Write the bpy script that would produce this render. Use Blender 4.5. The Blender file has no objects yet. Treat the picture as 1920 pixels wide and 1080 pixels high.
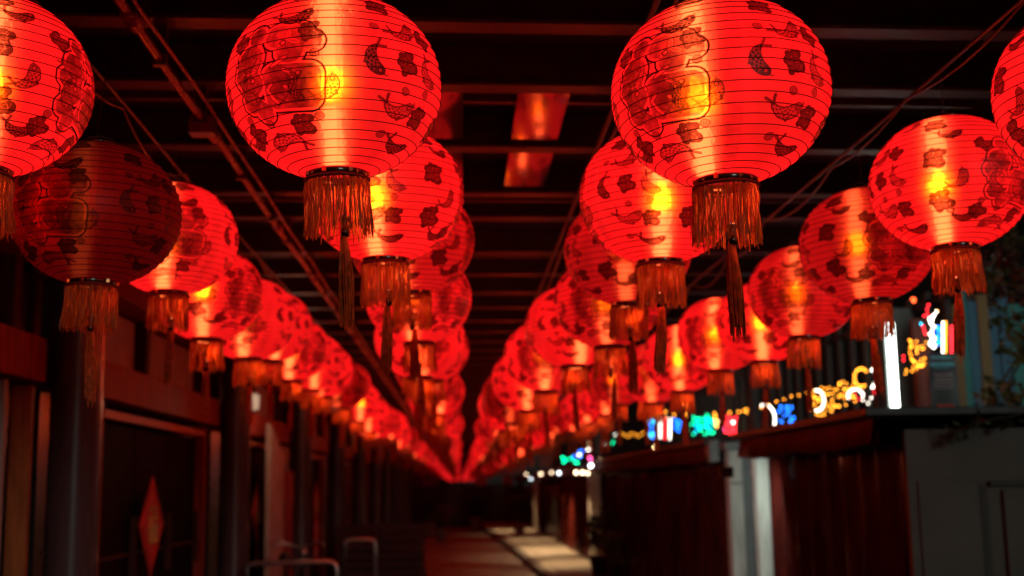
import bpy, math, random
import numpy as np
from mathutils import Vector, Matrix, noise
random.seed(7)
rnd = random.Random(11)
S = bpy.context.scene
C = S.collection
R = math.radians
PI = math.pi

# ------------------------------------------------------------------ camera
EYE = 1.55
FPX = 2300.0                     # focal length in pixels of a 1920 px wide frame
roll = R(-1.0)
Yc = Vector(((862 - 960) / FPX, -(912 - 540) / FPX, -1.0)).normalized()   # street direction seen from the camera
sr, cr = math.sin(roll), math.cos(roll)
Zc = Vector((sr, cr, (Yc.x * sr + Yc.y * cr) / -Yc.z)).normalized()
Xc = Yc.cross(Zc).normalized()
W2C = Matrix(((Xc.x, Yc.x, Zc.x), (Xc.y, Yc.y, Zc.y), (Xc.z, Yc.z, Zc.z)))
C2W = W2C.transposed()
cam = bpy.data.objects.new('camera', bpy.data.cameras.new('camera'))
C.objects.link(cam)
cam.matrix_world = Matrix.Translation((0, 0, EYE)) @ C2W.to_4x4()
cam.data.sensor_width = 36
cam.data.lens = FPX / 1920 * 36
cam.data.clip_start = 0.05
cam.data.clip_end = 1000
cam.data.dof.use_dof = True
cam.data.dof.focus_distance = 2.8
cam.data.dof.aperture_fstop = 2.6
S.camera = cam


def ray(px, py):
    return C2W @ Vector(((px - 960) / FPX, -(py - 540) / FPX, -1.0))


def at(px, py, Y):               # point seen at a photo position, at distance Y down the street
    d = ray(px, py)
    return Vector((0, 0, EYE)) + d * (Y / d.y)


def at_depth(px, py, dep):
    return Vector((0, 0, EYE)) + ray(px, py) * dep


# ------------------------------------------------------------------ world, dim night light
w = bpy.data.worlds.new('World')
S.world = w
w.use_nodes = True
nt = w.node_tree
bg = nt.nodes['Background']
sky = nt.nodes.new('ShaderNodeTexSky')
sky.sky_type = 'NISHITA'
sky.sun_disc = False
sky.sun_elevation = R(2)
sky.sun_rotation = R(160)
mxw = nt.nodes.new('ShaderNodeVectorMath')      # faint city glow over the night sky
mxw.operation = 'MULTIPLY_ADD'
mxw.inputs[1].default_value = (0.004, 0.004, 0.004)
mxw.inputs[2].default_value = (0.015, 0.028, 0.023)
nt.links.new(sky.outputs[0], mxw.inputs[0])
nt.links.new(mxw.outputs[0], bg.inputs['Color'])
bg.inputs['Strength'].default_value = 1.0
sun = bpy.data.objects.new('night_light', bpy.data.lights.new('night_light', 'SUN'))
C.objects.link(sun)
sun.data.energy = 0.24
sun.data.angle = R(12)
sun.data.color = (0.88, 1.0, 0.9)
sun.rotation_euler = Vector((-0.35, 1.0, -0.16)).to_track_quat('-Z', 'Y').to_euler()
S.view_settings.view_transform = 'Standard'
S.view_settings.look = 'None'
S.view_settings.exposure = 0
S.view_settings.gamma = 1
S.cycles.use_denoising = True
S.cycles.max_bounces = 6
S.cycles.diffuse_bounces = 2
S.cycles.glossy_bounces = 3
S.cycles.transmission_bounces = 3
S.cycles.transparent_max_bounces = 6
S.cycles.sample_clamp_indirect = 2.5
S.cycles.caustics_reflective = False
S.cycles.caustics_refractive = False


# ------------------------------------------------------------------ materials
def mat(name, col, rough=0.6, metal=0.0, var=0.25, scale=8.0, bump=0.0, col2=None, stretch=(1, 1, 1), spec=0.5, coat=0.0, trans=0.0):
    m = bpy.data.materials.new(name)
    m.use_nodes = True
    n, l = m.node_tree.nodes, m.node_tree.links
    p = n['Principled BSDF']
    tc = n.new('ShaderNodeTexCoord')
    mp = n.new('ShaderNodeMapping')
    mp.inputs['Scale'].default_value = stretch
    no = n.new('ShaderNodeTexNoise')
    no.inputs['Scale'].default_value = scale
    no.inputs['Detail'].default_value = 6
    l.new(tc.outputs['Object'], mp.inputs[0])
    l.new(mp.outputs[0], no.inputs['Vector'])
    cr_ = n.new('ShaderNodeValToRGB')
    c2 = col2 or tuple(c * (1 - var) for c in col)
    cr_.color_ramp.elements[0].position = 0.35
    cr_.color_ramp.elements[1].position = 0.65
    cr_.color_ramp.elements[0].color = (*c2, 1)
    cr_.color_ramp.elements[1].color = (*col, 1)
    l.new(no.outputs[0], cr_.inputs[0])
    l.new(cr_.outputs[0], p.inputs['Base Color'])
    rr = n.new('ShaderNodeMapRange')
    rr.inputs[3].default_value = max(0.02, rough - 0.1)
    rr.inputs[4].default_value = min(1, rough + 0.12)
    l.new(no.outputs[0], rr.inputs[0])
    l.new(rr.outputs[0], p.inputs['Roughness'])
    p.inputs['Metallic'].default_value = metal
    p.inputs['Specular IOR Level'].default_value = spec
    p.inputs['Coat Weight'].default_value = coat
    if bump:
        b = n.new('ShaderNodeBump')
        b.inputs['Strength'].default_value = bump
        b.inputs['Distance'].default_value = 0.01
        l.new(no.outputs[0], b.inputs['Height'])
        l.new(b.outputs[0], p.inputs['Normal'])
    return m


def emit(name, col, s, sample='AUTO'):
    m = bpy.data.materials.new(name)
    m.use_nodes = True
    n, l = m.node_tree.nodes, m.node_tree.links
    n.remove(n['Principled BSDF'])
    e = n.new('ShaderNodeEmission')
    e.inputs[0].default_value = (*col, 1)
    e.inputs[1].default_value = s
    l.new(e.outputs[0], n['Material Output'].inputs[0])
    m.cycles.emission_sampling = sample
    return m


M = {}
M['asphalt'] = mat('asphalt', (0.035, 0.03, 0.028), 0.55, scale=30, bump=0.3, var=0.4)
M['paving'] = mat('paving', (0.34, 0.31, 0.26), 0.7, scale=6, bump=0.2)
M['kerb'] = mat('kerb', (0.05, 0.05, 0.05), 0.6)
M['roof'] = mat('roof_dark', (0.035, 0.03, 0.03), 0.6)
M['steel_red'] = mat('red_steel', (0.08, 0.014, 0.011), 0.5, scale=14, var=0.5, bump=0.1)
M['steel_dark'] = mat('dark_steel', (0.03, 0.017, 0.015), 0.5, scale=9, var=0.5)
M['pipe'] = mat('red_pipe', (0.36, 0.035, 0.02), 0.28, scale=18, var=0.5, bump=0.15)
M['glass_dark'] = mat('dark_glass', (0.01, 0.01, 0.012), 0.05, spec=1.0, var=0.1, coat=0.5)
M['wood_red'] = mat('red_wood', (0.42, 0.045, 0.03), 0.6, spec=.15, scale=5, stretch=(6, 6, 0.6), var=0.5, bump=0.1)
M['wood_dark'] = mat('dark_wood', (0.1, 0.03, 0.022), 0.6, spec=.15, scale=5, stretch=(6, 6, 0.6), var=0.5)
M['wood_orange'] = mat('orange_wood', (0.75, 0.2, 0.06), 0.5, spec=.25, scale=6, stretch=(6, 6, 0.6), var=0.4)
M['column'] = mat('column_paint', (0.13, 0.07, 0.072), 0.25, scale=3, stretch=(4, 4, 0.5), var=0.3, coat=0.3)
M['panel_beige'] = mat('beige_panel', (0.72, 0.55, 0.45), 0.7, scale=4)
M['black_panel'] = mat('black_panel', (0.012, 0.013, 0.013), 0.3, var=0.2)
M['door_glass'] = mat('door_glass', (0.003, 0.0035, 0.0035), 0.75, spec=0.05, var=0.1)
M['paper_red'] = mat('red_paper', (0.85, 0.06, 0.04), 0.5, scale=12, bump=0.2)
M['paper_gold'] = mat('gold_print', (0.8, 0.45, 0.12), 0.4, scale=20)
M['steel'] = mat('brushed_steel', (0.55, 0.5, 0.47), 0.3, metal=0.85, scale=20)
M['white_paint'] = mat('white_paint', (0.62, 0.62, 0.55), 0.5, scale=4, var=0.35, stretch=(3, 3, 0.7))
M['grey_paint'] = mat('grey_paint', (0.2, 0.23, 0.23), 0.5, scale=4, var=0.3)
M['grey_panel'] = mat('grey_panel', (0.135, 0.125, 0.11), 0.7, scale=2.2, var=0.4)
M['wall_shadow_trim'] = mat('wall_shadow_trim', (0.07, 0.065, 0.06), 0.7)  # dark colour imitating the shadow line over the wall panels
M['tarp'] = mat('red_tarp', (0.085, 0.012, 0.009), 0.2, scale=3, stretch=(3, 3, 0.5), var=0.55, spec=0.6, bump=0.25)
M['fascia'] = mat('red_fascia', (0.12, 0.014, 0.01), 0.7, spec=.1, scale=4, var=0.6)
M['black'] = mat('black_rubber', (0.015, 0.015, 0.015), 0.5)
M['collar'] = mat('collar_plastic', (0.03, 0.008, 0.006), 0.12, spec=0.8)
M['braid'] = mat('red_braid', (0.35, 0.02, 0.015), 0.7, scale=200, bump=0.6, var=0.6)
M['clip'] = mat('brass_clip', (0.8, 0.45, 0.2), 0.25, metal=1.0)
M['wire'] = mat('wire_dark', (0.05, 0.02, 0.015), 0.4)
M['rib'] = mat('rib_wire', (0.02, 0.004, 0.004), 0.6)
M['leaf'] = mat('leaf_green', (0.11, 0.12, 0.03), 0.5, scale=3, var=0.6, col2=(0.09, 0.06, 0.012))
M['leaf_dark'] = mat('leaf_dark', (0.035, 0.05, 0.02), 0.6, scale=3, var=0.6)
M['leaf_red'] = mat('leaf_red', (0.16, 0.035, 0.02), 0.5, scale=3, var=0.6)
M['bark'] = mat('bark', (0.08, 0.06, 0.045), 0.8, scale=10, bump=0.6)
M['pot'] = mat('clay_pot', (0.4, 0.2, 0.15), 0.7)
M['teal'] = mat('teal_boards', (0.02, 0.38, 0.36), 0.5, stretch=(4, 4, 0.5))
M['blue'] = mat('blue_boards', (0.04, 0.22, 0.38), 0.5, stretch=(4, 4, 0.5))
M['ochre'] = mat('ochre_boards', (0.35, 0.2, 0.04), 0.5, stretch=(4, 4, 0.5))
M['brick_red'] = mat('dull_red_boards', (0.28, 0.06, 0.04), 0.5, stretch=(4, 4, 0.5))
M['facade'] = mat('night_facade', (0.03, 0.033, 0.032), 0.8, scale=1.5)
M['sign_black'] = mat('sign_black', (0.012, 0.02, 0.024), 0.4)
M['sign_text'] = mat('sign_text', (0.1, 0.65, 0.65), 0.5)
M['white_text'] = mat('white_text', (0.5, 0.5, 0.5), 0.5)


# fringe threads: silky, red-orange, some gold
def fringe_mat(name='fringe_threads', g=1.0):
    m = bpy.data.materials.new(name)
    m.use_nodes = True
    n, l = m.node_tree.nodes, m.node_tree.links
    p = n['Principled BSDF']
    g = n.new('ShaderNodeNewGeometry')
    cr_ = n.new('ShaderNodeValToRGB')
    e = cr_.color_ramp.elements
    e[0].color = (0.6, 0.13, 0.025, 1)
    e[1].color = (0.9, 0.48, 0.06, 1)
    x = cr_.color_ramp.elements.new(0.8)
    x.color = (0.8, 0.27, 0.04, 1)
    l.new(g.outputs['Random Per Island'], cr_.inputs[0])
    l.new(cr_.outputs[0], p.inputs['Base Color'])
    p.inputs['Roughness'].default_value = 0.45
    t = n.new('ShaderNodeBsdfTranslucent')
    l.new(cr_.outputs[0], t.inputs[0])
    mx = n.new('ShaderNodeMixShader')
    mx.inputs[0].default_value = 0.5
    l.new(p.outputs[0], mx.inputs[1])
    l.new(t.outputs[0], mx.inputs[2])
    l.new(mx.outputs[0], n['Material Output'].inputs[0])
    return m


M['fringe'] = fringe_mat()
M['tassel'] = mat('tassel_threads', (.95, .13, .025), .6, scale=60, var=.5, spec=.2)


# ---- the lantern print, drawn into an image in memory (lon x lat)
TW, TH = 2048, 1024
LON = (np.arange(TW) + 0.5) / TW * 360 - 180
LAT = (np.arange(TH) + 0.5) / TH * 180 - 90
INK = np.zeros((TH, TW), np.float32)
rs = np.random.RandomState(5)


def fbm(h, w_, cells):
    out = np.zeros((h, w_), np.float32)
    a = 1.0
    for k in range(3):
        g = rs.rand(cells[0] * 2 ** k + 2, cells[1] * 2 ** k + 2)
        yy = np.linspace(0, cells[0] * 2 ** k, h)
        xx = np.linspace(0, cells[1] * 2 ** k, w_)
        y0, x0 = yy.astype(int), xx.astype(int)
        fy, fx = (yy - y0)[:, None], (xx - x0)[None, :]
        out += a * ((g[y0][:, x0] * (1 - fx) + g[y0][:, x0 + 1] * fx) * (1 - fy) + (g[y0 + 1][:, x0] * (1 - fx) + g[y0 + 1][:, x0 + 1] * fx) * fy)
        a *= 0.5
    return out / 1.75


def seg(x, y, a, b):
    ax, ay = a
    bx, by = b
    dx, dy = bx - ax, by - ay
    t = np.clip(((x - ax) * dx + (y - ay) * dy) / (dx * dx + dy * dy + 1e-9), 0, 1)
    return np.hypot(x - ax - t * dx, y - ay - t * dy)


def poly(x, y, pts):
    d = None
    for a, b in zip(pts[:-1], pts[1:]):
        s = seg(x, y, a, b)
        d = s if d is None else np.minimum(d, s)
    return d


FU = [[(-.68, .92), (-.5, .72)], [(-.92, .42), (-.28, .42), (-.98, -.2)], [(-.58, .05), (-.58, -.92)], [(-.42, .0), (-.22, -.2)],
      [(.05, .88), (.85, .88)], [(.18, .6), (.78, .6), (.78, .3), (.18, .3), (.18, .6)],
      [(.0, .0), (.95, .0), (.95, -.88), (.0, -.88), (.0, .0)], [(.48, .0), (.48, -.88)], [(.0, -.44), (.95, -.44)]]


def stamp(lon0, lat0, size, rot, fn):
    cl = math.cos(R(lat0))
    ext = size * 1.7
    js = np.where(np.abs(LAT - lat0) < ext)[0]
    dl = (LON - lon0 + 180) % 360 - 180
    is_ = np.where(np.abs(dl) < ext / cl)[0]
    X = dl[is_][None, :] * cl / size + 0 * LAT[js][:, None]
    Y = (LAT[js][:, None] - lat0) / size + 0 * X
    c, s = math.cos(R(rot)), math.sin(R(rot))
    x, y = c * X + s * Y, -s * X + c * Y
    v = fn(x, y)
    sub = INK[np.ix_(js, is_)]
    INK[np.ix_(js, is_)] = np.maximum(sub, v)


def soft(d, e=0.03):
    return np.clip(0.5 - d / e, 0, 1)


BLOB_S = [(-.42, .74, .27), (-.58, .2, .38), (-.28, .1, .3), (-.42, -.34, .32), (-.4, -.76, .28), (.08, .76, .3), (.5, .72, .31), (.22, .32, .34), (.14, -.42, .44), (.56, -.38, .46), (.38, -.1, .38)]
BLOB_B = [(-.5, .86, .24), (-.62, .32, .36), (-.85, .0, .24), (-.6, -.2, .34), (-.72, -.62, .24), (-.4, -.86, .24), (.02, .78, .3), (.45, .82, .28), (.72, .62, .22), (.3, .42, .3)]


def blobs(x, y, L_):
    ds = [np.hypot(x - a, y - b) - r for a, b, r in L_]
    return ds


def fu_small(x, y):
    ds = blobs(x, y, BLOB_S)
    d = np.minimum.reduce(ds)
    v = soft(d, 0.05) * 0.84
    for q_ in ds:                                   # inner contours of the rounded strokes
        v = v - soft(np.abs(q_) - 0.015, 0.04) * soft(d + 0.08, 0.06) * 0.38
    v = np.maximum(v, soft(np.abs(d) - 0.035, 0.04))
    st = poly(x, y, [(-.25, .85), (-.2, .1), (-.12, -.7)])
    v = v - soft(st - 0.015, 0.03) * 0.15
    k1 = soft(np.abs(np.hypot(x - .4, y + .38) - .17) - .02, .03)
    return np.clip(v - k1 * 0.3, 0, 1)


def fu_big(x, y):
    bx = np.maximum(np.abs(x - .34) - .36, 0)
    by = np.maximum(np.abs(y + .36) - .24, 0)
    box = np.hypot(bx, by) - .26
    ds = blobs(x, y, BLOB_B) + [box]
    d = np.minimum.reduce(ds)
    nz = fbm(x.shape[0], x.shape[1], (40, 40))
    big = fbm(x.shape[0], x.shape[1], (7, 7))
    grain = 0.48 + 0.5 * (nz - 0.5) + 1.1 * (big - 0.5)
    v = soft(d + 0.02, 0.02) * np.clip(grain, 0.2, 0.86)
    for q_ in ds:
        v = v - soft(np.abs(q_ + .03) - 0.012, 0.02) * soft(d + .06, .03) * 0.4
        v = np.maximum(v, soft(np.abs(q_ + .005) - 0.008, 0.012) * soft(d + .02, .02) * 0.85)
    line = soft(np.abs(d - 0.06) - 0.02, 0.014)
    v = np.maximum(v, line)
    for pts in ([(.18, .0), (.32, -.06), (.38, -.22), (.3, -.42), (.2, -.36)], [(-.1, -.28), (-.2, -.4), (-.1, -.6), (.0, -.7)], [(-.3, .2), (-.36, .0), (-.3, -.12)], [(-.05, .1), (.1, .2), (.22, .26)]):
        dd = poly(x, y, pts)
        v = np.where(dd < 0.05, v * 0.45, v)
        v = np.maximum(v, soft(np.abs(dd - 0.045) - 0.009, 0.012))
    for sx_, sy_ in [(.5, -.1), (-.55, -.15), (.15, .6)]:
        de = np.hypot(x - sx_, y - sy_)
        v = np.where(de < .07, v * .3, v)
        v = np.maximum(v, soft(np.abs(de - .06) - .014, .02))
    return np.clip(v, 0, 1)


def fish(kind):
    def f(x, y):
        # spine is a circular arc; a in -1..1 along it, t across
        r0 = 0.75
        ang = np.arctan2(x, -(y - 0.35))           # 0 at the bottom of the arc
        rad = np.hypot(x, y - 0.35)
        a = ang / 1.25
        t = rad - r0
        wd = 0.30 * np.clip(1 - (np.clip(a, -1, 1) * 0.98) ** 2, 0, 1) ** 0.6 * (1.0 + 0.35 * a)
        wd = np.where(np.abs(a) < 1, wd, -1)
        body = soft(np.abs(t) - wd, 0.05)
        edge = soft(np.abs(np.abs(t) - wd) - 0.03, 0.03) * (np.abs(a) < 1.02) * 0.9
        sc = (np.sin(a * 19 + 3.1 * np.round(t * 9)) > 0.35) & (a < 0.45)
        head = (a > 0.5)
        shade = {0: 0.62, 1: 0.4, 2: 0.25}[kind]
        v = body * (shade + 0.42 * sc + 0.25 * head)
        ex, ey = r0 * math.sin(0.72 * 1.25), 0.35 - r0 * math.cos(0.72 * 1.25)
        de = np.hypot(x - ex, y - ey)
        eye = soft(np.abs(de - 0.1) - 0.03, 0.03)
        v = np.where(de < 0.1, v * 0.15, v)
        v = np.maximum(v, eye)
        v = np.maximum(v, edge)
        v = np.maximum(v, soft(de - 0.035, 0.03))
        tx, ty = r0 * math.sin(-1.2), 0.35 - r0 * math.cos(-1.2)
        tail = np.minimum(poly(x, y, [(tx, ty), (tx - 0.32, ty + 0.28)]), poly(x, y, [(tx, ty), (tx + 0.12, ty + 0.42)]))
        v = np.maximum(v, soft(tail - 0.07, 0.05) * (0.55 + 0.4 * (np.sin((x + y) * 40) > 0)))
        fins = poly(x, y, [(-.1, -.62), (.05, -.78), (.2, -.6)])
        v = np.maximum(v, soft(fins - 0.05, 0.04) * 0.8)
        wh = poly(x, y, [(ex + .1, ey + .1), (ex + .3, ey + .18), (ex + .28, ey + .32)])
        return np.maximum(v, soft(wh - 0.02, 0.02))
    return f


def coin(x, y):
    d = np.hypot(x, y)
    sq = np.maximum(np.abs(x), np.abs(y))
    v = soft(np.abs(d - 0.8) - 0.12, 0.1)
    v = np.maximum(v, soft(np.abs(sq - 0.28) - 0.07, 0.1))
    return np.maximum(v, soft(d - 0.8, 0.1) * (0.35 + 0.5 * (np.sin(np.arctan2(y, x) * 8) > 0.3))) * 0.75


def lonlat(px, py):               # where a mark on the front lantern sits
    ox, oy = (px - 628) / 202.0, (165 - py) / 172.0
    pz = math.sqrt(max(0.0, 1 - ox * ox - oy * oy))
    el = R(19)
    z = oy * math.cos(el) - pz * math.sin(el)
    dp = pz * math.cos(el) + oy * math.sin(el)
    return math.degrees(math.atan2(ox, dp)), math.degrees(math.asin(max(-1, min(1, z))))


for half in (0, 180):
    lo, la = lonlat(522, 142)
    stamp(lo + half, la + 1, 26.5, -4, fu_big)
    for dx_, dy_, s, rt, k in [(9, -11, 11, 70, 2), (-14, -8, 11, -60, 1), (-16, 10, 10, 20, 2), (16, -12, 9, -80, 0)]:
        stamp(lo + half - 3 + dx_, la + 1 + dy_, s, rt, fish(k))
    for px, py, s, rt in [(585, 72, 8.2, 5), (571, 232, 8.4, -10), (490, 250, 8, 30), (757, 127, 8.8, 10), (772, 222, 8.4, -15), (786, 84, 8, 40), (703, 26, 8.6, -25), (462, 92, 8, 40)]:
        lo, la = lonlat(px, py)
        stamp(lo + half, la, s * .78, rt, fu_small)
    for px, py, s, rt, k in [(706, 118, 11.5, -75, 0), (740, 197, 12, 8, 2), (738, 265, 11, 0, 0), (745, 66, 11, 40, 1), (606, 166, 10.5, 55, 2), (548, 268, 12, 190, 2), (560, 42, 11.5, 20, 0), (800, 143, 11, -50, 2)]:
        lo, la = lonlat(px, py)
        stamp(lo + half, la, s, rt, fish(k))
    for px, py in [(697, 62), (592, 109), (599, 216), (513, 231), (752, 174), (705, 248), (790, 180), (476, 225)]:
        lo, la = lonlat(px, py)
        stamp(lo + half, la, 2.9, 0, coin)
    for lo, la, s, rt, k in [(88, -30, 8.5, 10, 'f'), (86, 6, 8.5, -20, 'f'), (100, -12, 11, 60, 1), (98, 30, 10, 10, 0), (105, -42, 10, 0, 0), (86, 42, 8, 0, 'f'), (60, 48, 9, 90, 1), (-22, 52, 8, 10, 'f')]:
        stamp(lo + half, la, s, rt, fu_small if k == 'f' else fish(k))
# a faint woven strip at the seam
sx = np.abs((LON - 6 + 90) % 180 - 90)
strip = np.clip((5.5 - sx) / 0.8, 0, 1)[None, :] * (np.abs(LAT) < 62)[:, None]
INK = np.maximum(INK, strip * (0.10 + 0.10 * (fbm(TH, TW, (90, 60)) > 0.55)))
line = (np.abs(sx - 5.5) < 0.35)[None, :] * np.ones((TH, 1)) * 0.18
INK = np.clip(np.maximum(INK, line), 0, 1)
img = bpy.data.images.new('lantern_print', TW, TH, alpha=False, float_buffer=True)
img.colorspace_settings.name = 'Non-Color'
buf = np.ones((TH, TW, 4), np.float32)
buf[..., 0] = buf[..., 1] = buf[..., 2] = INK
img.pixels.foreach_set(buf.ravel())
img.update()


def shade_mat(name, simple=False):
    m = bpy.data.materials.new(name)
    m.use_nodes = True
    n, l = m.node_tree.nodes, m.node_tree.links
    n.remove(n['Principled BSDF'])
    uv = n.new('ShaderNodeTexCoord')
    tex = n.new('ShaderNodeTexImage')
    tex.image = img
    l.new(uv.outputs['UV'], tex.inputs[0])
    pw = n.new('ShaderNodeAttribute')
    pw.attribute_type = 'OBJECT'
    pw.attribute_name = 'power'
    inv = n.new('ShaderNodeMapRange')            # ink -> how much light passes
    inv.inputs[3].default_value = 1.0
    inv.inputs[4].default_value = 0.1
    l.new(tex.outputs[0], inv.inputs[0])
    clear = n.new('ShaderNodeMath')
    clear.operation = 'POWER'
    clear.inputs[1].default_value = 1.5
    l.new(inv.outputs[0], clear.inputs[0])
    mp = n.new('ShaderNodeMapping')
    mp.inputs['Scale'].default_value = (9, 9, 2.2)
    l.new(uv.outputs['Object'], mp.inputs[0])
    no = n.new('ShaderNodeTexNoise')
    no.inputs['Scale'].default_value = 1.0
    no.inputs['Detail'].default_value = 5
    l.new(mp.outputs[0], no.inputs['Vector'])
    nv = n.new('ShaderNodeMapRange')
    nv.inputs[1].default_value = 0.3
    nv.inputs[2].default_value = 0.7
    nv.inputs[3].default_value = 0.62
    nv.inputs[4].default_value = 1.25
    l.new(no.outputs[0], nv.inputs[0])
    a = n.new('ShaderNodeMath')
    a.operation = 'MULTIPLY'
    l.new(clear.outputs[0], a.inputs[0])
    l.new(nv.outputs[0], a.inputs[1])
    b = n.new('ShaderNodeMath')
    b.operation = 'MULTIPLY'
    l.new(a.outputs[0], b.inputs[0])
    l.new(pw.outputs['Fac'], b.inputs[1])
    em = n.new('ShaderNodeEmission')
    em.inputs[0].default_value = (1.0, 0.0105, 0.013, 1)
    mul = n.new('ShaderNodeMath')
    mul.operation = 'MULTIPLY'
    mul.inputs[1].default_value = 0.78
    l.new(b.outputs[0], mul.inputs[0])
    l.new(mul.outputs[0], em.inputs[1])
    dif = n.new('ShaderNodeBsdfPrincipled')
    dif.inputs['Base Color'].default_value = (0.34, 0.006, 0.009, 1)
    dif.inputs['Roughness'].default_value = 0.45
    dc = n.new('ShaderNodeVectorMath')
    dc.operation = 'SCALE'
    dc.inputs[0].default_value = (0.34, 0.006, 0.009)
    l.new(clear.outputs[0], dc.inputs['Scale'])
    l.new(dc.outputs[0], dif.inputs['Base Color'])
    add = n.new('ShaderNodeAddShader')
    if simple:
        l.new(em.outputs[0], add.inputs[0])
        l.new(dif.outputs[0], add.inputs[1])
    else:
        bp = n.new('ShaderNodeBump')
        bp.inputs['Strength'].default_value = 0.6
        bp.inputs['Distance'].default_value = 0.03
        l.new(no.outputs[0], bp.inputs['Height'])
        rf = n.new('ShaderNodeBsdfRefraction')
        rf.inputs['IOR'].default_value = 1.35
        rf.inputs['Roughness'].default_value = 0.2
        rf.inputs['Color'].default_value = (1.0, 0.17, 0.025, 1)
        l.new(bp.outputs[0], rf.inputs['Normal'])
        rf2 = n.new('ShaderNodeBsdfRefraction')      # wide scatter through the paper
        rf2.inputs['IOR'].default_value = 1.35
        rf2.inputs['Roughness'].default_value = 0.55
        rf2.inputs['Color'].default_value = (1.0, 0.13, 0.02, 1)
        rmx = n.new('ShaderNodeMixShader')
        rmx.inputs[0].default_value = 0.7
        l.new(rf.outputs[0], rmx.inputs[1])
        l.new(rf2.outputs[0], rmx.inputs[2])
        fac = n.new('ShaderNodeMath')
        fac.operation = 'MULTIPLY'
        fac.inputs[1].default_value = 0.6
        l.new(clear.outputs[0], fac.inputs[0])
        mx = n.new('ShaderNodeMixShader')
        l.new(fac.outputs[0], mx.inputs[0])
        l.new(dif.outputs[0], mx.inputs[1])
        l.new(rmx.outputs[0], mx.inputs[2])
        l.new(em.outputs[0], add.inputs[0])
        l.new(mx.outputs[0], add.inputs[1])
    l.new(add.outputs[0], n['Material Output'].inputs[0])
    m.cycles.emission_sampling = 'FRONT'
    return m


M['shade'] = shade_mat('lantern_paper')
M['shade_far'] = shade_mat('lantern_paper_far', True)


def bulb_mat(name, col, s):
    m = emit(name, col, s, 'NONE')
    n, l = m.node_tree.nodes, m.node_tree.links
    e = [x for x in n if x.type == 'EMISSION'][0]
    pw = n.new('ShaderNodeAttribute')
    pw.attribute_type = 'OBJECT'
    pw.attribute_name = 'power'
    mu = n.new('ShaderNodeMath')
    mu.operation = 'MULTIPLY'
    mu.inputs[1].default_value = s
    l.new(pw.outputs['Fac'], mu.inputs[0])
    l.new(mu.outputs[0], e.inputs[1])
    return m


M['bulb'] = bulb_mat('bulb_glow', (1.0, 0.55, 0.05), 45)
M['tube'] = bulb_mat('inner_streak_glow', (1.0, 0.55, 0.8), 11)  # glow of the added rod that imitates the pale vertical streak


# ------------------------------------------------------------------ mesh helper
class MB:
    def __init__(s):
        s.v, s.f, s.uv = [], [], None

    def box(s, x0, y0, z0, x1, y1, z1):
        b = len(s.v)
        s.v += [(x0, y0, z0), (x1, y0, z0), (x1, y1, z0), (x0, y1, z0), (x0, y0, z1), (x1, y0, z1), (x1, y1, z1), (x0, y1, z1)]
        s.f += [tuple(b + i for i in q) for q in ((0, 3, 2, 1), (4, 5, 6, 7), (0, 1, 5, 4), (1, 2, 6, 5), (2, 3, 7, 6), (3, 0, 4, 7))]
        return s

    def tube(s, pts, r, n=8, cap=True):
        pts = [Vector(p) for p in pts]
        rr = r if isinstance(r, (list, tuple)) else [r] * len(pts)
        b = len(s.v)
        for i, p in enumerate(pts):
            d = (pts[min(i + 1, len(pts) - 1)] - pts[max(i - 1, 0)]).normalized()
            u = d.cross(Vector((0, 0, 1)))
            if u.length < 1e-3:
                u = d.cross(Vector((1, 0, 0)))
            u.normalize()
            v = d.cross(u)
            for k in range(n):
                a = 2 * PI * k / n
                s.v.append(tuple(p + (u * math.cos(a) + v * math.sin(a)) * rr[i]))
        for i in range(len(pts) - 1):
            for k in range(n):
                k2 = (k + 1) % n
                s.f.append((b + i * n + k, b + i * n + k2, b + (i + 1) * n + k2, b + (i + 1) * n + k))
        if cap:
            s.f.append(tuple(b + k for k in reversed(range(n))))
            e = b + (len(pts) - 1) * n
            s.f.append(tuple(e + k for k in range(n)))
        return s

    def lathe(s, prof, n=24, cx=0, cy=0, cz=0, cap=False):
        b = len(s.v)
        for r, z in prof:
            for k in range(n):
                a = 2 * PI * k / n
                s.v.append((cx + r * math.cos(a), cy + r * math.sin(a), cz + z))
        for i in range(len(prof) - 1):
            for k in range(n):
                k2 = (k + 1) % n
                s.f.append((b + i * n + k, b + i * n + k2, b + (i + 1) * n + k2, b + (i + 1) * n + k))
        if cap:
            s.f.append(tuple(b + k for k in reversed(range(n))))
            e = b + (len(prof) - 1) * n
            s.f.append(tuple(e + k for k in range(n)))
        return s

    def ball(s, c, r, n=8):
        pr = [(r * math.sin(PI * (i + 0.02) / (n * 0.5 + 0.04)), -r * math.cos(PI * (i + 0.02) / (n * 0.5 + 0.04))) for i in range(int(n * 0.5) + 1)]
        return s.lathe(pr, n, c[0], c[1], c[2], cap=True)

    def quad(s, a, b, c, d):
        i = len(s.v)
        s.v += [tuple(a), tuple(b), tuple(c), tuple(d)]
        s.f.append((i, i + 1, i + 2, i + 3))
        return s

    def mesh(s, name, m, smooth=False):
        me = bpy.data.meshes.new(name)
        me.from_pydata(s.v, [], s.f)
        if isinstance(m, (list, tuple)):
            for q in m:
                me.materials.append(q)
        else:
            me.materials.append(m)
        if smooth:
            me.shade_smooth()
        me.update()
        return me

    def build(s, name, m, parent=None, smooth=False, bevel=0.0, loc=None):
        me = s.mesh(name, m, smooth)
        return link(name, me, parent, bevel, loc)


def link(name, me, parent=None, bevel=0.0, loc=None):
    o = bpy.data.objects.new(name, me)
    C.objects.link(o)
    if parent:
        o.parent = parent
    if loc:
        o.location = loc
    if bevel:
        bv = o.modifiers.new('bevel', 'BEVEL')
        bv.width = bevel
        bv.segments = 2
        bv.limit_method = 'ANGLE'
    return o


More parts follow.
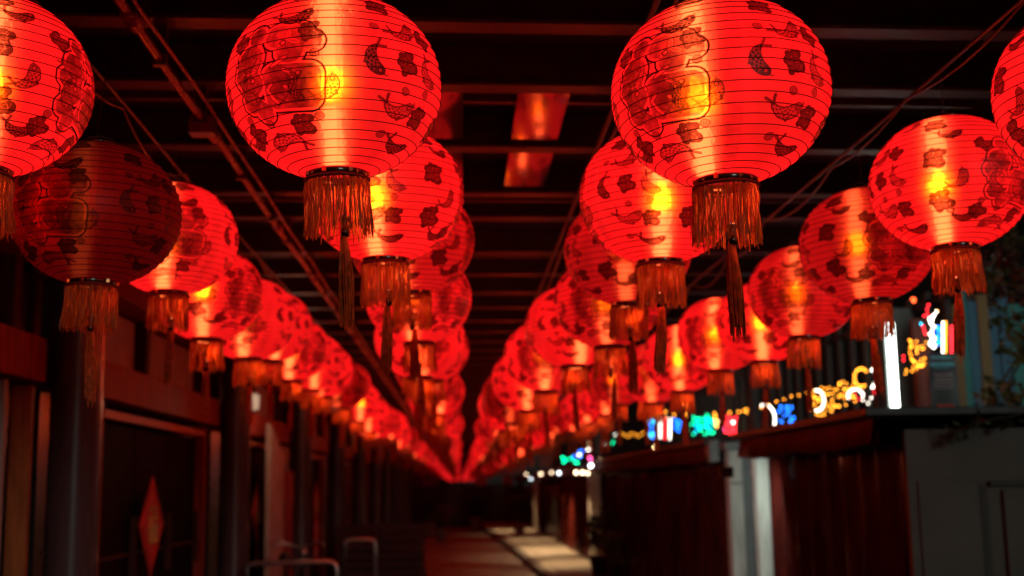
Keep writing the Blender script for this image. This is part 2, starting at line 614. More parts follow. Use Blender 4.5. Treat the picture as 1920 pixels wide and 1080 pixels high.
def tag(o, label=None, cat=None, group=None, kind=None):
    for k, v in (('label', label), ('category', cat), ('group', group), ('kind', kind)):
        if v:
            o[k] = v
    return o


def empty(name, loc, label, cat, group=None, rz=0.0):
    o = bpy.data.objects.new(name, None)
    o.empty_display_size = 0.1
    C.objects.link(o)
    o.location = loc
    o.rotation_euler = (0, 0, rz)
    return tag(o, label, cat, group)


def ubox(x0, y0, z0, x1, y1, z1):
    return MB().box(min(x0, x1), min(y0, y1), min(z0, z1), max(x0, x1), max(y0, y1), max(z0, z1))


# ------------------------------------------------------------------ ground
YF = 175.0
tag(ubox(-120, -60, -0.3, 120, 320, -0.012).build('ground', M['asphalt']), kind='structure')
# walkway, edge bends left in the distance
wy = [-3, 5, 12, 20, 26, 32, 38, 46, 60, YF]
wx = [1.42, 1.42, 1.40, 1.36, 1.28, 1.15, 1.0, 0.7, 0.5, 0.5]
b = MB()
for i in range(len(wy) - 1):
    b.quad((-2.4, wy[i], 0), (wx[i], wy[i], 0), (wx[i + 1], wy[i + 1], 0), (-2.4, wy[i + 1], 0))
tag(b.build('walkway', M['asphalt']), kind='structure')
b = MB()
for i in range(len(wy) - 1):
    a0, a1, y0, y1 = wx[i], wx[i + 1], wy[i], wy[i + 1]
    b.quad((a0, y0, 0.12), (a0 + 0.15, y0, 0.12), (a1 + 0.15, y1, 0.12), (a1, y1, 0.12))
    b.quad((a0, y0, -0.01), (a0, y0, 0.12), (a1, y1, 0.12), (a1, y1, -0.01))
tag(b.build('kerb', M['kerb']), kind='structure')
b = MB()
for i in range(len(wy) - 1):
    b.quad((wx[i] + 0.15, wy[i], 0.11), (3.3, wy[i], 0.11), (3.3, wy[i + 1], 0.11), (wx[i + 1] + 0.15, wy[i + 1], 0.11))
pavement = tag(b.build('pavement', M['paving']), kind='structure')
k = 0
sl = ubox(-0.59, -0.39, 0, 0.59, 0.39, 0.012).mesh('paving_slab', M['paving'])
for j in range(34):
    for i in range(1):
        y = 11.5 + j * 0.82
        o = link('paving_slab', sl, pavement, 0, (2.2, y, 0.11 + rnd.uniform(-.001, .002)))
        o.rotation_euler.z = rnd.uniform(-.004, .004)

# ------------------------------------------------------------------ roof over the walkway
RZ = EYE + 1.55
roof = empty('canopy_roof', (0, 0, RZ), 'dark steel and glass canopy roof over the lantern walkway', 'roof')
tilt = 0.045


def RB(x0, x1, y, dy, z0, z1):    # a cross beam, slightly askew to the street
    b_ = MB()
    ya, yb = y + tilt * x0, y + tilt * x1
    v = [(x0, ya, z0), (x1, yb, z0), (x1, yb + dy, z0), (x0, ya + dy, z0), (x0, ya, z1), (x1, yb, z1), (x1, yb + dy, z1), (x0, ya + dy, z1)]
    b_.v = v
    b_.f = [(0, 3, 2, 1), (4, 5, 6, 7), (0, 1, 5, 4), (1, 2, 6, 5), (2, 3, 7, 6), (3, 0, 4, 7)]
    return b_


yb = [2.6, 3.35] + [at(950, py, 5).y for py in ()]
# beam distances read off the photograph for the first ones, then even spacing
for py in (50, 165, 280, 365, 410, 475):
    d = ray(950, py)
    yb.append((1.55 - 0.02) / d.z * d.y)
y = yb[-1]
while y < 45:
    y += 0.85
    yb.append(y)
sheet = MB().box(-2.6, -2, 0.16, 2.75, YF, 0.2)
sheet.build('roof_sheet', M['roof'], roof)
for i, y in enumerate(yb):
    web = RB(-2.6, 2.75, y, 0.035, 0.0, 0.155)
    o = web.build('beam', M['steel_dark'], roof)
    fl = RB(-2.6, 2.75, y - 0.03, 0.095, -0.016, -0.001)
    fl.build('flange', M['steel_red'], o)
    # thin battens between
    if i < 40 and i % 2 == 1:
        RB(-2.2 if i % 4 else 0.4, 2.2, y + 0.26, 0.03, 0.01, 0.04).build('batten', M['steel_red'], roof)
fb = MB()
y = yb[-1] + 1
while y < YF - 2:
    fb.box(-2.6, y, -0.01, 2.75, y + 0.07, 0.155)
    y += 1.7
tag(fb.build('distant_beams', M['steel_dark'], roof), kind='stuff')
# dark glass skylight panels
ys = sorted(yb)
for a, c in zip(ys[:-1], ys[1:]):
    if a < 4.2 or c > 6.6:
        continue
    for x0, x1 in ((-0.16, 0.03), (0.25, 0.46)):
        MB().box(x0, a + 0.075 + tilt * x0, 0.004, x1, c - 0.035 + tilt * x0, 0.012).build('skylight_pane', M['glass_dark'], roof)
# lengthwise pipes and wires under the roof
def longrun(name, xr, H, r, m, label, cat, y0=1.0, y1=60, wob=0.0):
    pts = []
    n = 40
    for i in range(n + 1):
        y_ = y0 + (y1 - y0) * (i / n) ** 1.8
        pts.append((xr * H + rnd.uniform(-wob, wob), y_, EYE + H + rnd.uniform(-wob, wob) * 0.6))
    o = MB().tube(pts, r, 8).build(name, m, None, True)
    return tag(o, label, cat)


conduit = longrun('conduit', -0.69, 1.42, 0.016, M['pipe'], 'glossy red conduit pipe running lengthwise under the roof, between the two left rows', 'pipe', wob=0.008)
longrun('cable', -0.655, 1.43, 0.007, M['pipe'], 'thin cable beside the red conduit pipe under the roof', 'cable', wob=0.01)
longrun('batten_rail', 0.425, 1.5, 0.011, M['steel_red'], 'thin dark red rail running lengthwise under the middle of the roof', 'rail')
HC = 1.30
for xr, nm in ((-0.87, 'leftmost'), (-0.24, 'second'), (0.46, 'third'), (1.2, 'rightmost')):
    longrun('hanging_cable', xr, HC, 0.006, M['wire'], f'dark suspension cable holding the {nm} row of lanterns' if nm in ('leftmost', 'rightmost') else f'dark suspension cable holding the {nm} row of lanterns from the left', 'cable', wob=0.012)
for k, y_ in enumerate(yb[:22]):
    x_ = -0.69 * 1.42
    br_ = MB().box(x_ - .022, y_ - .012, EYE + 1.395, x_ + .022, y_ + .016, EYE + 1.55).build('bracket', M['steel_red'], conduit)
    if k % 2:
        MB().tube([(x_, y_ + .2, EYE + 1.42), (x_, y_ + .3, EYE + 1.42)], .027, 10).build('coupling', M['pipe'], conduit, True)
for rk_, xr, nm in (('A', -0.86, 'leftmost'), ('B', -0.22, 'second'), ('C', 0.47, 'third'), ('D', 1.19, 'rightmost')):
    pts = []
    y_ = 1.2
    while y_ < 40:
        L_ = .95 + rnd.uniform(-.1, .1)
        dp = rnd.uniform(.03, .09)
        for i in range(6):
            t = i / 6
            pts.append((xr * HC + .015 * math.sin(y_ * 3 + t), y_ + L_ * t, EYE + HC - .02 - dp * 4 * t * (1 - t)))
        y_ += L_
    tag(MB().tube(pts, .0042, 6).build('power_cable', M['wire'], None, True), f'sagging black power cable looped along the {nm} row of lanterns' if nm in ('leftmost', 'rightmost') else f'sagging black power cable looped along the {nm} row from the left', 'cable')
# junction box where pipe meets beam
jb = empty('junction_box', (-0.98, yb[3] + 0.05, EYE + 1.36), 'small red junction box where the conduit crosses a roof beam', 'box')
MB().box(-0.05, -0.04, 0, 0.05, 0.04, 0.07).build('casing', M['steel_red'], jb, bevel=0.004)
MB().box(-0.045, -0.046, 0.006, 0.045, -0.041, 0.064).build('lid', M['pipe'], jb)

# ------------------------------------------------------------------ lantern meshes
LW = 0.5
A_ = LW / 2
B_ = A_ * 0.86
HOLE = 0.27


def t_of(i, n):                  # profile parameter from bottom hole to top hole
    t0 = math.acos(HOLE)
    return -t0 + 2 * t0 * i / n


def prof(t):
    # slightly flattened ball
    return A_ * max(0.0, math.cos(t)) ** 0.94, B_ * math.sin(t)


def shade_mesh(name, nb, sub, nu, m):
    rows = nb * sub
    verts, faces, uvs = [], [], []
    for i in range(rows + 1):
        t = t_of(i, rows)
        r, z = prof(t)
        if sub > 1 and i % sub:
            r -= 0.0024
        for k in range(nu + 1):
            lon = -PI + 2 * PI * k / nu
            verts.append((r * math.sin(lon), -r * math.cos(lon), z))
            uvs.append((k / nu, (math.degrees(t) + 90) / 180))
    for i in range(rows):
        for k in range(nu):
            a = i * (nu + 1) + k
            faces.append((a, a + 1, a + nu + 2, a + nu + 1))
    me = bpy.data.meshes.new(name)
    me.from_pydata(verts, [], faces)
    ul = me.uv_layers.new(name='UVMap')
    for p in me.polygons:
        for li in p.loop_indices:
            ul.data[li].uv = uvs[me.loops[li].vertex_index]
    me.materials.append(m)
    me.shade_smooth()
    return me


def rib_mesh(turns, nseg, r):
    pts = []
    tot = turns * nseg
    for i in range(tot + 1):
        t = t_of(i, tot)
        rr, z = prof(t)
        a = 2 * PI * i / nseg
        pts.append(((rr + 0.0008) * math.cos(a), (rr + 0.0008) * math.sin(a), z))
    return MB().tube(pts, r, 4).mesh('rib_wire', M['rib'])


def fringe_mesh(nst, seed, segs=5, r=0.0011, thick=1.0):
    q = random.Random(seed)
    b_ = MB()
    R0 = HOLE * A_ + 0.003
    lean = q.uniform(-0.06, 0.06)
    for k in range(nst):
        a = 2 * PI * k / nst + q.uniform(-.05, .05)
        ln = 0.128 + q.gauss(0, 0.007) - (0.03 if q.random() < 0.05 else 0)
        flare = q.uniform(0.0, 0.012)
        off = q.uniform(-.006, .001)
        ph, wv = q.uniform(0, 6.3), q.uniform(0.0005, 0.0025)
        pts = []
        for i in range(segs + 1):
            f = i / segs
            rr = R0 + off + flare * f + wv * math.sin(ph + f * 5) + (0.004 if 0 < f < .3 else 0)
            aa = a + 0.03 * math.sin(ph * 2 + f * 4)
            pts.append((rr * math.cos(aa) + lean * f * f * 0.1, rr * math.sin(aa), -0.012 - ln * f))
        b_.tube(pts, r * q.uniform(0.75, 1.5) * thick, 3, cap=False)
    return b_.mesh('fringe', M['fringe'])


def tassel_mesh(nst, seed, segs=6, r=0.0017, thick=1.0):
    q = random.Random(seed)
    b_ = MB()
    bend = q.uniform(-0.012, 0.012)
    for k in range(nst):
        a, rr0 = q.uniform(0, 2 * PI), 0.0125 * math.sqrt(q.random())
        ln = 0.19 + q.gauss(0, 0.012)
        ph = q.uniform(0, 6.3)
        pts = []
        for i in range(segs + 1):
            f = i / segs
            rr = rr0 * (0.6 + 0.8 * math.sin(min(1, f * 1.25) * PI * 0.62)) + 0.001 * math.sin(ph + 7 * f)
            pts.append((rr * math.cos(a) + bend * f * f, rr * math.sin(a), -ln * f))
        b_.tube(pts, r * q.uniform(0.8, 1.4) * thick, 3, cap=False)
    return b_.mesh('tassel', M['tassel'])


RC = HOLE * A_
ME = {}
ME['shade0'] = shade_mesh('lamp_shade', 24, 2, 96, M['shade'])
ME['shade1'] = shade_mesh('lamp_shade', 24, 1, 48, M['shade'])
ME['shade2'] = shade_mesh('lamp_shade', 12, 1, 24, M['shade_far'])
ME['rib0'] = rib_mesh(24, 64, 0.00105)
ME['rib1'] = rib_mesh(24, 28, 0.0013)
ME['collar'] = MB().lathe([(RC - .004, 0.006), (RC + .001, 0.008), (RC + .004, 0.004), (RC + .0045, -0.010), (RC + .001, -0.014), (RC - .004, -0.012), (RC - .004, 0.006)], 40).mesh('collar', M['collar'], True)
ME['braid'] = MB().lathe([(RC + .0045, -0.011), (RC + .009, -0.0135), (RC + .0095, -0.018), (RC + .006, -0.0205), (RC - .001, -0.019)], 40).mesh('braid', M['braid'], True)
cm = MB()
for k in range(1):
    a = -PI / 2 + 0.55
    cx, cy = (RC + .004) * math.cos(a), (RC + .004) * math.sin(a)
    cm.box(cx - .004, cy - .004, -0.009, cx + .004, cy + .004, 0.005)
ME['clip'] = cm.mesh('clip', M['clip'])
ME['fringe'] = [fringe_mesh(220, s) for s in (1, 2, 3)]
ME['fringe1'] = [fringe_mesh(90, s, 3, 0.0016) for s in (4, 5)]
ME['fringe2'] = MB().lathe([(RC, -0.01), (RC + .006, -0.03), (RC + .012, -0.135)], 10).mesh('fringe', M['fringe'])
ME['bead'] = MB().lathe([(.001, .0), (.011, -.006), (.013, -.014), (.006, -.022), (.0095, -.026), (.010, -.044), (.0085, -.052), (.004, -.056)], 12).mesh('bead', M['collar'], True)
ME['tassel'] = [tassel_mesh(64, s) for s in (1, 2, 3, 4)]
ME['tassel1'] = [tassel_mesh(24, s, 4, 0.0017) for s in (5, 6)]
ME['tassel2'] = MB().tube([(0, 0, 0), (0.002, 0, -.1), (0, 0, -.19)], [.008, .013, .010], 6).mesh('tassel', M['tassel'])
ME['bulb'] = MB().lathe([(.001, -.027), (.012, -.024), (.021, -.013), (.023, 0), (.02, .012), (.011, .026), (.007, .04)], 20).mesh('bulb', M['bulb'], True)
ME['tube'] = MB().tube([(0, 0, -.165), (0, 0, -.035)], .02, 14).mesh('streak_glow', M['tube'], True)  # added glowing rod for the streak on the paper, not a lamp part
hb = MB()
hb.lathe([(RC - .002, 0.0), (RC + .004, 0.002), (RC + .004, .012), (RC - .002, .014)], 32)
ME['topring'] = hb.mesh('top_ring', M['collar'], True)
hb = MB()
hb.tube([(RC, 0, .012), (RC * .55, 0, .03), (0, 0, .038), (-RC * .55, 0, .03), (-RC, 0, .012)], .002, 6)
ME['bail'] = hb.mesh('bail_wire', M['wire'], True)


HOT = {}


def lantern(c, w_px_scale, level, power, rz, label, group, sway=0.0, idx=0):
    """c = centre of the ball; parts hang from an Empty at the lantern's centre"""
    q = random.Random(idx * 31 + 5)
    o = empty('paper_lantern', c, label, 'lantern', group)
    o.rotation_euler = (q.uniform(-.02, .02) + sway, q.uniform(-.03, .03), rz)
    o.scale = (w_px_scale,) * 3
    zb = prof(t_of(0, 10))[1]
    sh = link('lamp_shade', ME['shade%d' % level], o)
    sh['power'] = power
    if level < 2:
        link('rib_wire', ME['rib%d' % level], sh)
        link('collar', ME['collar'], o, 0, (0, 0, zb))
        link('braid', ME['braid'], o, 0, (0, 0, zb))
        if level == 0:
            for k_ in range(7):
                link('clip', ME['clip'], o, 0, (0, 0, zb)).rotation_euler.z = k_ * 2 * PI / 7 + q.uniform(-.1, .1)
        hx = HOT.get(label, q.uniform(-.035, .03))
        ox_, oy_ = hx * math.cos(-rz), hx * math.sin(-rz)
        bl = link('bulb', ME['bulb'], o, 0, (ox_, oy_, q.uniform(-.01, .02)))
        bl['power'] = power ** 1.6
        tb = link('streak_glow', ME['tube'], o, 0, (ox_, oy_, 0))
        tb['power'] = power ** 1.3
        tb = link('streak_glow', ME['tube'], o, 0, (ox_, oy_, .2))
        tb['power'] = power ** 1.3
        link('top_ring', ME['topring'], o, 0, (0, 0, -zb - .002))
        link('bail_wire', ME['bail'], o, 0, (0, 0, -zb))
        hw = MB().tube([(0, 0, -zb + .036), (q.uniform(-.01, .01), 0, -zb + .06), (0.01, 0, HC + EYE - c[2] if HC + EYE - c[2] > -zb + .07 else -zb + .09)], .0017, 5)
        hw.build('hanging_wire', M['wire'], o)
        link('bead', ME['bead'], o, 0, (q.uniform(-.012, .022), 0, zb - .095))
    fr = link('fringe', (q.choice(ME['fringe']) if level == 0 else q.choice(ME['fringe1'])) if level < 2 else ME['fringe2'], o, 0, (0, 0, zb))
    fr.rotation_euler = (q.uniform(-.05, .05), q.uniform(-.06, .06), q.uniform(0, 6))
    ta = link('tassel', (q.choice(ME['tassel']) if level == 0 else q.choice(ME['tassel1'])) if level < 2 else ME['tassel2'], o, 0, (q.uniform(0, .015), 0, zb - .148))
    ta.rotation_euler = (q.uniform(-.05, .05), q.uniform(-.09, .06), q.uniform(0, 6))
    return o


def glow(o, e):                   # warm light that falls through the open bottom of the shade onto the fringe
    L = bpy.data.lights.new('bulb_light', 'POINT')
    L.energy = e
    L.color = (1.0, 0.14, 0.03)
    L.shadow_soft_size = 0.02
    g = bpy.data.objects.new('bulb_light', L)
    C.objects.link(g)
    g.parent = o
    g.location = (0.034, -0.01, prof(t_of(0, 10))[1] - 0.055)


# centre x, centre y, width in the photograph; brightness; turn
ROWS = {
    'A': [(-33, 160, 400, 1, 100), (180, 402, 312, .06, 0), (322, 448, 245, 1, 35), (390, 551, 205, .95, 80), (466, 598, 178, 1, 20), (507, 612, 155, 1, 200), (548, 655, 138, 1, 70), (583, 678, 125, 1, 10), (607, 696, 114, .95, 130), (640, 722, 104, .28, 60)],  # the unlit second lantern gets a faint glow for light caught from neighbours
    'B': [(628, 165, 400, 1, 0), (722, 365, 296, 1, -50), (772, 452, 236, .5, -60), (785, 560, 198, .95, 80), (787, 636, 170, 1, 40)],
    'C': [(1350, 175, 408, 1, 0), (1234, 368, 296, 1, -62), (1177, 470, 238, .42, 70), (1139, 565, 202, .62, 20), (1073, 612, 178, .95, 120), (1022, 668, 155, 1, 20), (990, 712, 137, .9, 80), (964, 742, 122, .3, 0), (952, 760, 112, .9, 0)],
    'D': [(2072, 165, 400, 1, 30), (1780, 345, 292, 1, -95), (1625, 460, 250, .45, -120), (1505, 548, 202, .6, 10), (1431, 604, 175, 1, 100), (1350, 627, 160, 1, 10), (1277, 672, 146, .95, 60), (1224, 700, 130, .8, 40)],
}
LAT_ = {'A': -1.09, 'B': -0.245, 'C': 0.6, 'D': 1.45}
NAME = {'A': 'leftmost row', 'B': 'row left of centre', 'C': 'row right of centre', 'D': 'rightmost row'}
ORD = ['nearest', 'second', 'third', 'fourth', 'fifth', 'sixth', 'seventh', 'eighth', 'ninth', 'tenth', 'eleventh', 'twelfth']
LOOK = {('A', 1): 'unlit dark red paper lantern, second from the camera in the leftmost row', ('B', 0): 'large lit lantern with big character at its left, nearest in the row left of centre',
        ('C', 0): 'large lit lantern with big character at its left, nearest in the row right of centre',
        ('A', 0): 'lit red lantern cut off by the left edge, nearest in the leftmost row', ('D', 0): 'lit red lantern cut off by the right edge, nearest in the rightmost row'}
HOT[LOOK[('B', 0)]] = -.004
HOT[LOOK[('C', 0)]] = -.04
far_pts = []
n_l = 0
for rk, row in ROWS.items():
    Yl = 0
    jit = random.Random(ord(rk))
    for i in range(75):
        n_l += 1
        if i < len(row):
            px, py, wpx, pwr, rz = row[i]
            c = at_depth(px, py, FPX * LW / wpx)
            sc = 1.0
            Yl = c.y
            # turn the print toward the camera, then by its own angle
            rot = -math.atan2(c.x, c.y) + R(rz)
        else:
            Yl += 0.94 + jit.uniform(-.08, .08)
            f = min(1, (i - len(row)) / 8)
            x0 = LAT_[rk]
            c = Vector((x0 + jit.gauss(0, .04), Yl, EYE + {'A': .94, 'B': .91, 'C': .9, 'D': .88}[rk] + jit.gauss(0, .035)))
            sc = jit.uniform(0.97, 1.02)
            pwr = jit.choice([1, 1, .72, .9, .8, 1.05, .35, .6, 1, 1])
            rot = jit.uniform(0, 6.28)
        level = 0 if c.y < 4.8 else (1 if c.y < 42 else 2)
        if (rk, i) in LOOK:
            lab = LOOK[(rk, i)]
        elif i < 12:
            state = 'bright' if pwr > 0.7 else ('dim' if pwr > 0.4 else 'barely lit')
            lab = f'{state} red paper lantern, {ORD[i]} from the camera in the {NAME[rk]}'
        else:
            lab = f'small blurred red lantern far along the {NAME[rk]}, beyond its twelfth'
        o = lantern(c, sc, level, pwr, rot, lab, 'red paper lanterns strung in four rows', idx=n_l)
        if c.y < 15 and not (rk == 'A' and i == 1):
            glow(o, 0.8 if level == 0 else 0.9)
        elif rk == 'A' and i == 1:
            glow(o, 0.2)  # faint light added inside the unlit lantern
    while Yl < 165:
        Yl += 0.95
        far_pts.append((LAT_[rk] + jit.gauss(0, .03), Yl, EYE + 0.9 + jit.gauss(0, .02)))
b = MB()
for p in far_pts:
    b.ball(p, 0.235, 8)
o = b.build('distant_lanterns', M['shade_far'], None, True)
o['power'] = 1.0
tag(o, 'mass of tiny red lanterns where the rows meet at the end of the street', 'lanterns', kind='stuff')

# ------------------------------------------------------------------ left shopfronts
WX = -2.1
BAY = 4.45
Y0 = 6.3


ORD = ['nearest', 'second', 'third', 'fourth', 'fifth', 'sixth', 'seventh', 'eighth', 'ninth', 'tenth', 'eleventh', 'twelfth']


def bay(k):
    y0 = Y0 + BAY * (k - 1)
    y1 = y0 + BAY
    nm = {0: 'dark red timber shopfront bay nearest the camera, at the left edge', 1: 'timber shopfront bay with large black door, behind the first full column',
          2: 'timber shopfront bay beside the beige slanted board', 3: 'timber shopfront bay just beyond the beige slanted board'}.get(k, f'dark timber shopfront bay farther down the left side, {ORD[min(k, 11)] if k < 12 else ("thirteenth" if k == 12 else "last")} from the camera')
    h = empty('shopfront', (WX, y0, 0.04), nm, 'shopfront', 'timber shopfronts along the left side')
    L = y1 - y0
    P = lambda nm_, m, *a, **kw: ubox(*a).build(nm_, m, h, **kw)
    MB().lathe([(.16, 0), (.16, .06), (.135, .1), (.13, .4), (.125, 2.9), (.15, 3.0), (.15, 3.1)], 28, .17, 0, 0).build('column', M['column'], h, True)
    P('threshold', M['kerb'], -.44, .02, -.045, .08, L - .02, -.002)
    P('wall', M['black_panel'], -.45, .02, 0, -.16, L - .02, 3.25)
    P('lintel', M['wood_red'], -.14, .14, 2.05, .06, L - .14, 2.27, bevel=.008)
    P('upper_beam', M['wood_red'], -.14, .14, 2.66, .10, L - .14, 2.86, bevel=.008)
    P('top_plate', M['wood_dark'], -.14, .14, 2.88, .02, L - .14, 3.2)
    for a, c_ in ((.5, 2.0), (2.35, 3.85)):
        P('transom_panel', M['panel_beige'], -.11, a, 2.30, -.08, c_, 2.63)
    for a in (.3, 2.13, 4.05):
        P('transom_post', M['wood_dark'], -.12, a, 2.28, -.02, a + .09, 2.65, bevel=.004)
    if k == 0:
        for a, wd, m in ((L - .75, .1, 'wood_red'), (L - .52, .04, 'white_paint'), (L - .16, .05, 'wood_orange')):
            P('door_post', M[m], -.1, a, 0, .0, a + wd, 2.04, bevel=.004)
        P('door_leaf', M['wood_red'], -.13, L - 1.9, 0, -.1, L - .75, 2.03)
        P('door_leaf', M['door_glass'], -.13, .4, 0, -.1, L - 2, 2.03)
    else:
        P('door_post', M['wood_red'], -.1, 1.0, 0, .0, 1.09, 2.04, bevel=.004)
        P('door_post', M['wood_red'], -.1, 4.0, 0, .0, 4.09, 2.04, bevel=.004)
        P('door_head', M['wood_orange'], -.1, 1.1, 1.95, .0, 3.99, 2.0, bevel=.004)
        P('side_panel', M['black_panel'], -.12, .2, 0, -.08, .98, 2.04)
        for a, c_ in ((1.11, 2.06), (2.08, 3.02), (3.04, 3.98)):
            d_ = P('door_leaf', M['wood_dark'] if k > 3 else M['door_glass'], -.11, a, 0.02, -.07, c_, 1.94)
            ubox(-.062, c_ - .08, .95, -.02, c_ - .05, 1.35).build('handle', M['wood_dark'], d_, bevel=.003)
            for zz in (.3, 1.1):
                ubox(-.069, a + .12, zz, -.058, c_ - .12, zz + .02).build('moulding', M['wood_dark'], d_)
    return h


NB = 14
for k in range(NB):
    bay(k)
tag(ubox(-14, -3, 3.25, -2.7, YF, 6.2).build('upper_storey', M['facade']), 'dark upper storey above the timber shopfronts on the left', 'building')
tag(ubox(-9, -3, 0, WX - .6, YF, 3.23).build('shophouse_body', M['facade']), 'dark building body behind the timber shopfronts on the left', 'building')

# diamond signs on the doors
def diamond(k, y, label):
    h = empty('diamond_sign', (WX + .0, y, EYE - .225), label, 'sign', 'red paper diamonds on the shop doors')
    s = .33
    b_ = MB()
    b_.v = [(-.004, -s, 0), (-.004, 0, -s), (-.004, s, 0), (-.004, 0, s), (.004, -s, 0), (.004, 0, -s), (.004, s, 0), (.004, 0, s)]
    b_.f = [(0, 1, 2, 3), (7, 6, 5, 4), (0, 4, 5, 1), (1, 5, 6, 2), (2, 6, 7, 3), (3, 7, 4, 0)]
    b_.build('paper', M['paper_red'], h)
    e = .29
    bb = MB()
    for (a0, a1), (c0, c1) in (((-e, 0), (0, -e)), ((0, -e), (e, 0)), ((e, 0), (0, e)), ((0, e), (-e, 0))):
        bb.tube([(.007, a0, a1), (.007, c0, c1)], .006, 4)
    bb.build('border', M['paper_red'], h)
    g = MB()
    for p in FU:
        g.tube([(.008, x_ * .12, z_ * .13) for x_, z_ in p], .014, 4)
    g.build('lettering', M['paper_gold'], h)
    MB().tube([(.002, 0, -s), (.002, .002, -s - .25)], .006, 5).build('cord', M['paper_red'], h)
    return h


for k, lab in ((1, 'red and gold paper diamond on the large black door nearest the camera'), (2, 'small blurred red diamond left of the beige slanted board'), (3, 'small blurred red diamond right of the beige slanted board')):
    diamond(k, {1: 8.6, 2: 13.05, 3: 18.3}[k], lab)

# small lit lamp in the second full bay
pl = at(476, 752, 12.2)
wl = empty('wall_lamp', pl, 'small pale lit lamp left of the beige slanted board, under the lanterns', 'lamp')
MB().lathe([(.02, -.09), (.05, -.07), (.055, .05), (.02, .07)], 14, cap=True).build('globe', emit('wall_lamp_glow', (1, .6, .38), .55), wl, True)
MB().tube([(0, 0, .07), (-.02, .02, .12), (-.15, .02, .12)], .008, 6).build('arm', M['black'], wl)
Lg = bpy.data.lights.new('lamp_light', 'POINT')
Lg.energy = 5
Lg.color = (1, .6, .38)
Lg.shadow_soft_size = .05
Lg.specular_factor = .3
g_ = bpy.data.objects.new('lamp_light', Lg)
C.objects.link(g_)
g_.parent = wl
g_.location = (.42, -.1, -.15)
# beige slanted board and red banner
p0, p1 = at(508, 795, 12.9), at(533, 835, 13.6)
bb = MB()
xb = -1.98
ya, yc = 12.75, 13.75
bb.v = [(xb, ya, 0), (xb, yc, 0), (xb, yc, p1.z - .1), (xb, ya, p0.z), (xb + .05, ya, 0), (xb + .05, yc, 0), (xb + .05, yc, p1.z - .1), (xb + .05, ya, p0.z)]
bb.f = [(0, 1, 2, 3), (7, 6, 5, 4), (0, 4, 5, 1), (1, 5, 6, 2), (2, 6, 7, 3), (3, 7, 4, 0)]
tag(bb.build('upright_board', M['panel_beige'], bevel=.005), 'tall beige board with slanted top standing between the left columns', 'board')
tag(ubox(-1.98, 13.78, 0, -1.9, 14.3, 1.75).build('red_post', M['wood_red'], bevel=.006), 'dull red flat post right behind the beige board', 'post')
bn = empty('paper_banner', (-1.86, 16.3, .72), 'narrow pinkish red vertical paper banner with gold marks between left columns', 'banner')
ubox(-.01, -.22, -.1, .0, .22, .42).build('sheet', M['paper_red'], bn)
g = MB()
for j in range(3):
    for p in FU[:5]:
        g.tube([(.004, x_ * .06, z_ * .05 + .32 - j * .15) for x_, z_ in p], .007, 4)
g.build('lettering', M['white_text'], bn)


# tubular steel barriers
def barrier(px0, px1, Y, ztop, label):
    a = at(px0, 1050, Y).x
    c_ = at(px1, 1050, Y).x
    h = empty('steel_barrier', ((a + c_) / 2, Y, 0), label, 'barrier', 'steel barriers in front of the left shops')
    hw = (c_ - a) / 2
    r_ = .07
    def arc(sx):
        return [(sx * (hw - r_ + r_ * math.sin(t)), 0, ztop - r_ + r_ * math.cos(t)) for t in [PI / 2 * i / 6 for i in range(7)]]
    top = [(p[0], p[1], p[2]) for p in reversed(arc(-1))]
    MB().tube([(-hw, 0, .0)] + top + arc(1) + [(hw, 0, 0)], .021, 12).build('hoop', M['steel'], h, True)
    MB().tube([(-hw, 0, .42), (hw, 0, .42)], .015, 10).build('crossbar', M['steel'], h, True)
    for sx in (-1, 1):
        MB().lathe([(.05, 0), (.05, .012), (.025, .02)], 16, sx * hw, 0, 0).build('base_plate', M['steel'], h, True)


barrier(462, 632, 10.4, at(545, 1055, 10.4).z, 'bent steel tube barrier near the bottom edge, in front of the beige board')
barrier(646, 704, 15.0, at(675, 1012, 15.0).z, 'smaller bent steel tube barrier farther back, left of the dark crates')

# bicycle parked behind the barrier
bk = empty('bicycle', (-1.62, 12.1, 0), 'dark bicycle with bright handlebar parked by the second left column', 'bicycle', rz=R(80))
for wx_ in (-.5, .5):
    wpts = [(wx_ + .33 * math.cos(t), 0, .34 + .33 * math.sin(t)) for t in [2 * PI * i / 28 for i in range(29)]]
    wh = MB().tube(wpts, .017, 6).build('tyre', M['black'], bk, True)
    sp = MB()
    for i in range(12):
        t = PI * 2 * i / 12
        sp.tube([(wx_, 0, .34), (wx_ + .31 * math.cos(t), 0, .34 + .31 * math.sin(t))], .002, 3)
    sp.build('spokes', M['steel'], wh)
MB().tube([(-.5, 0, .34), (-.15, 0, .82), (.35, 0, .78), (.02, 0, .32), (-.15, 0, .82)], .016, 8).tube([(-.5, 0, .34), (.02, 0, .32)], .012, 8).tube([(.5, 0, .34), (.35, 0, .78), (.32, 0, .95)], .015, 8).build('frame', M['black'], bk, True)
MB().tube([(.22, -.26, 1.0), (.3, -.2, 1.03), (.32, 0, .98), (.3, .2, 1.03), (.22, .26, 1.0)], .012, 8).build('handlebar', M['steel'], bk, True)
MB().ball((.37, 0, .93), .045, 12).build('headlamp', M['steel'], bk, True)
MB().ball((-.17, 0, .9), .07, 10).build('saddle', M['black'], bk, True)
MB().lathe([(.002, 0), (.045, .01), (.05, .02), (.002, .022)], 12, .3, .24, 1.04).build('mirror', M['steel'], bk, True)

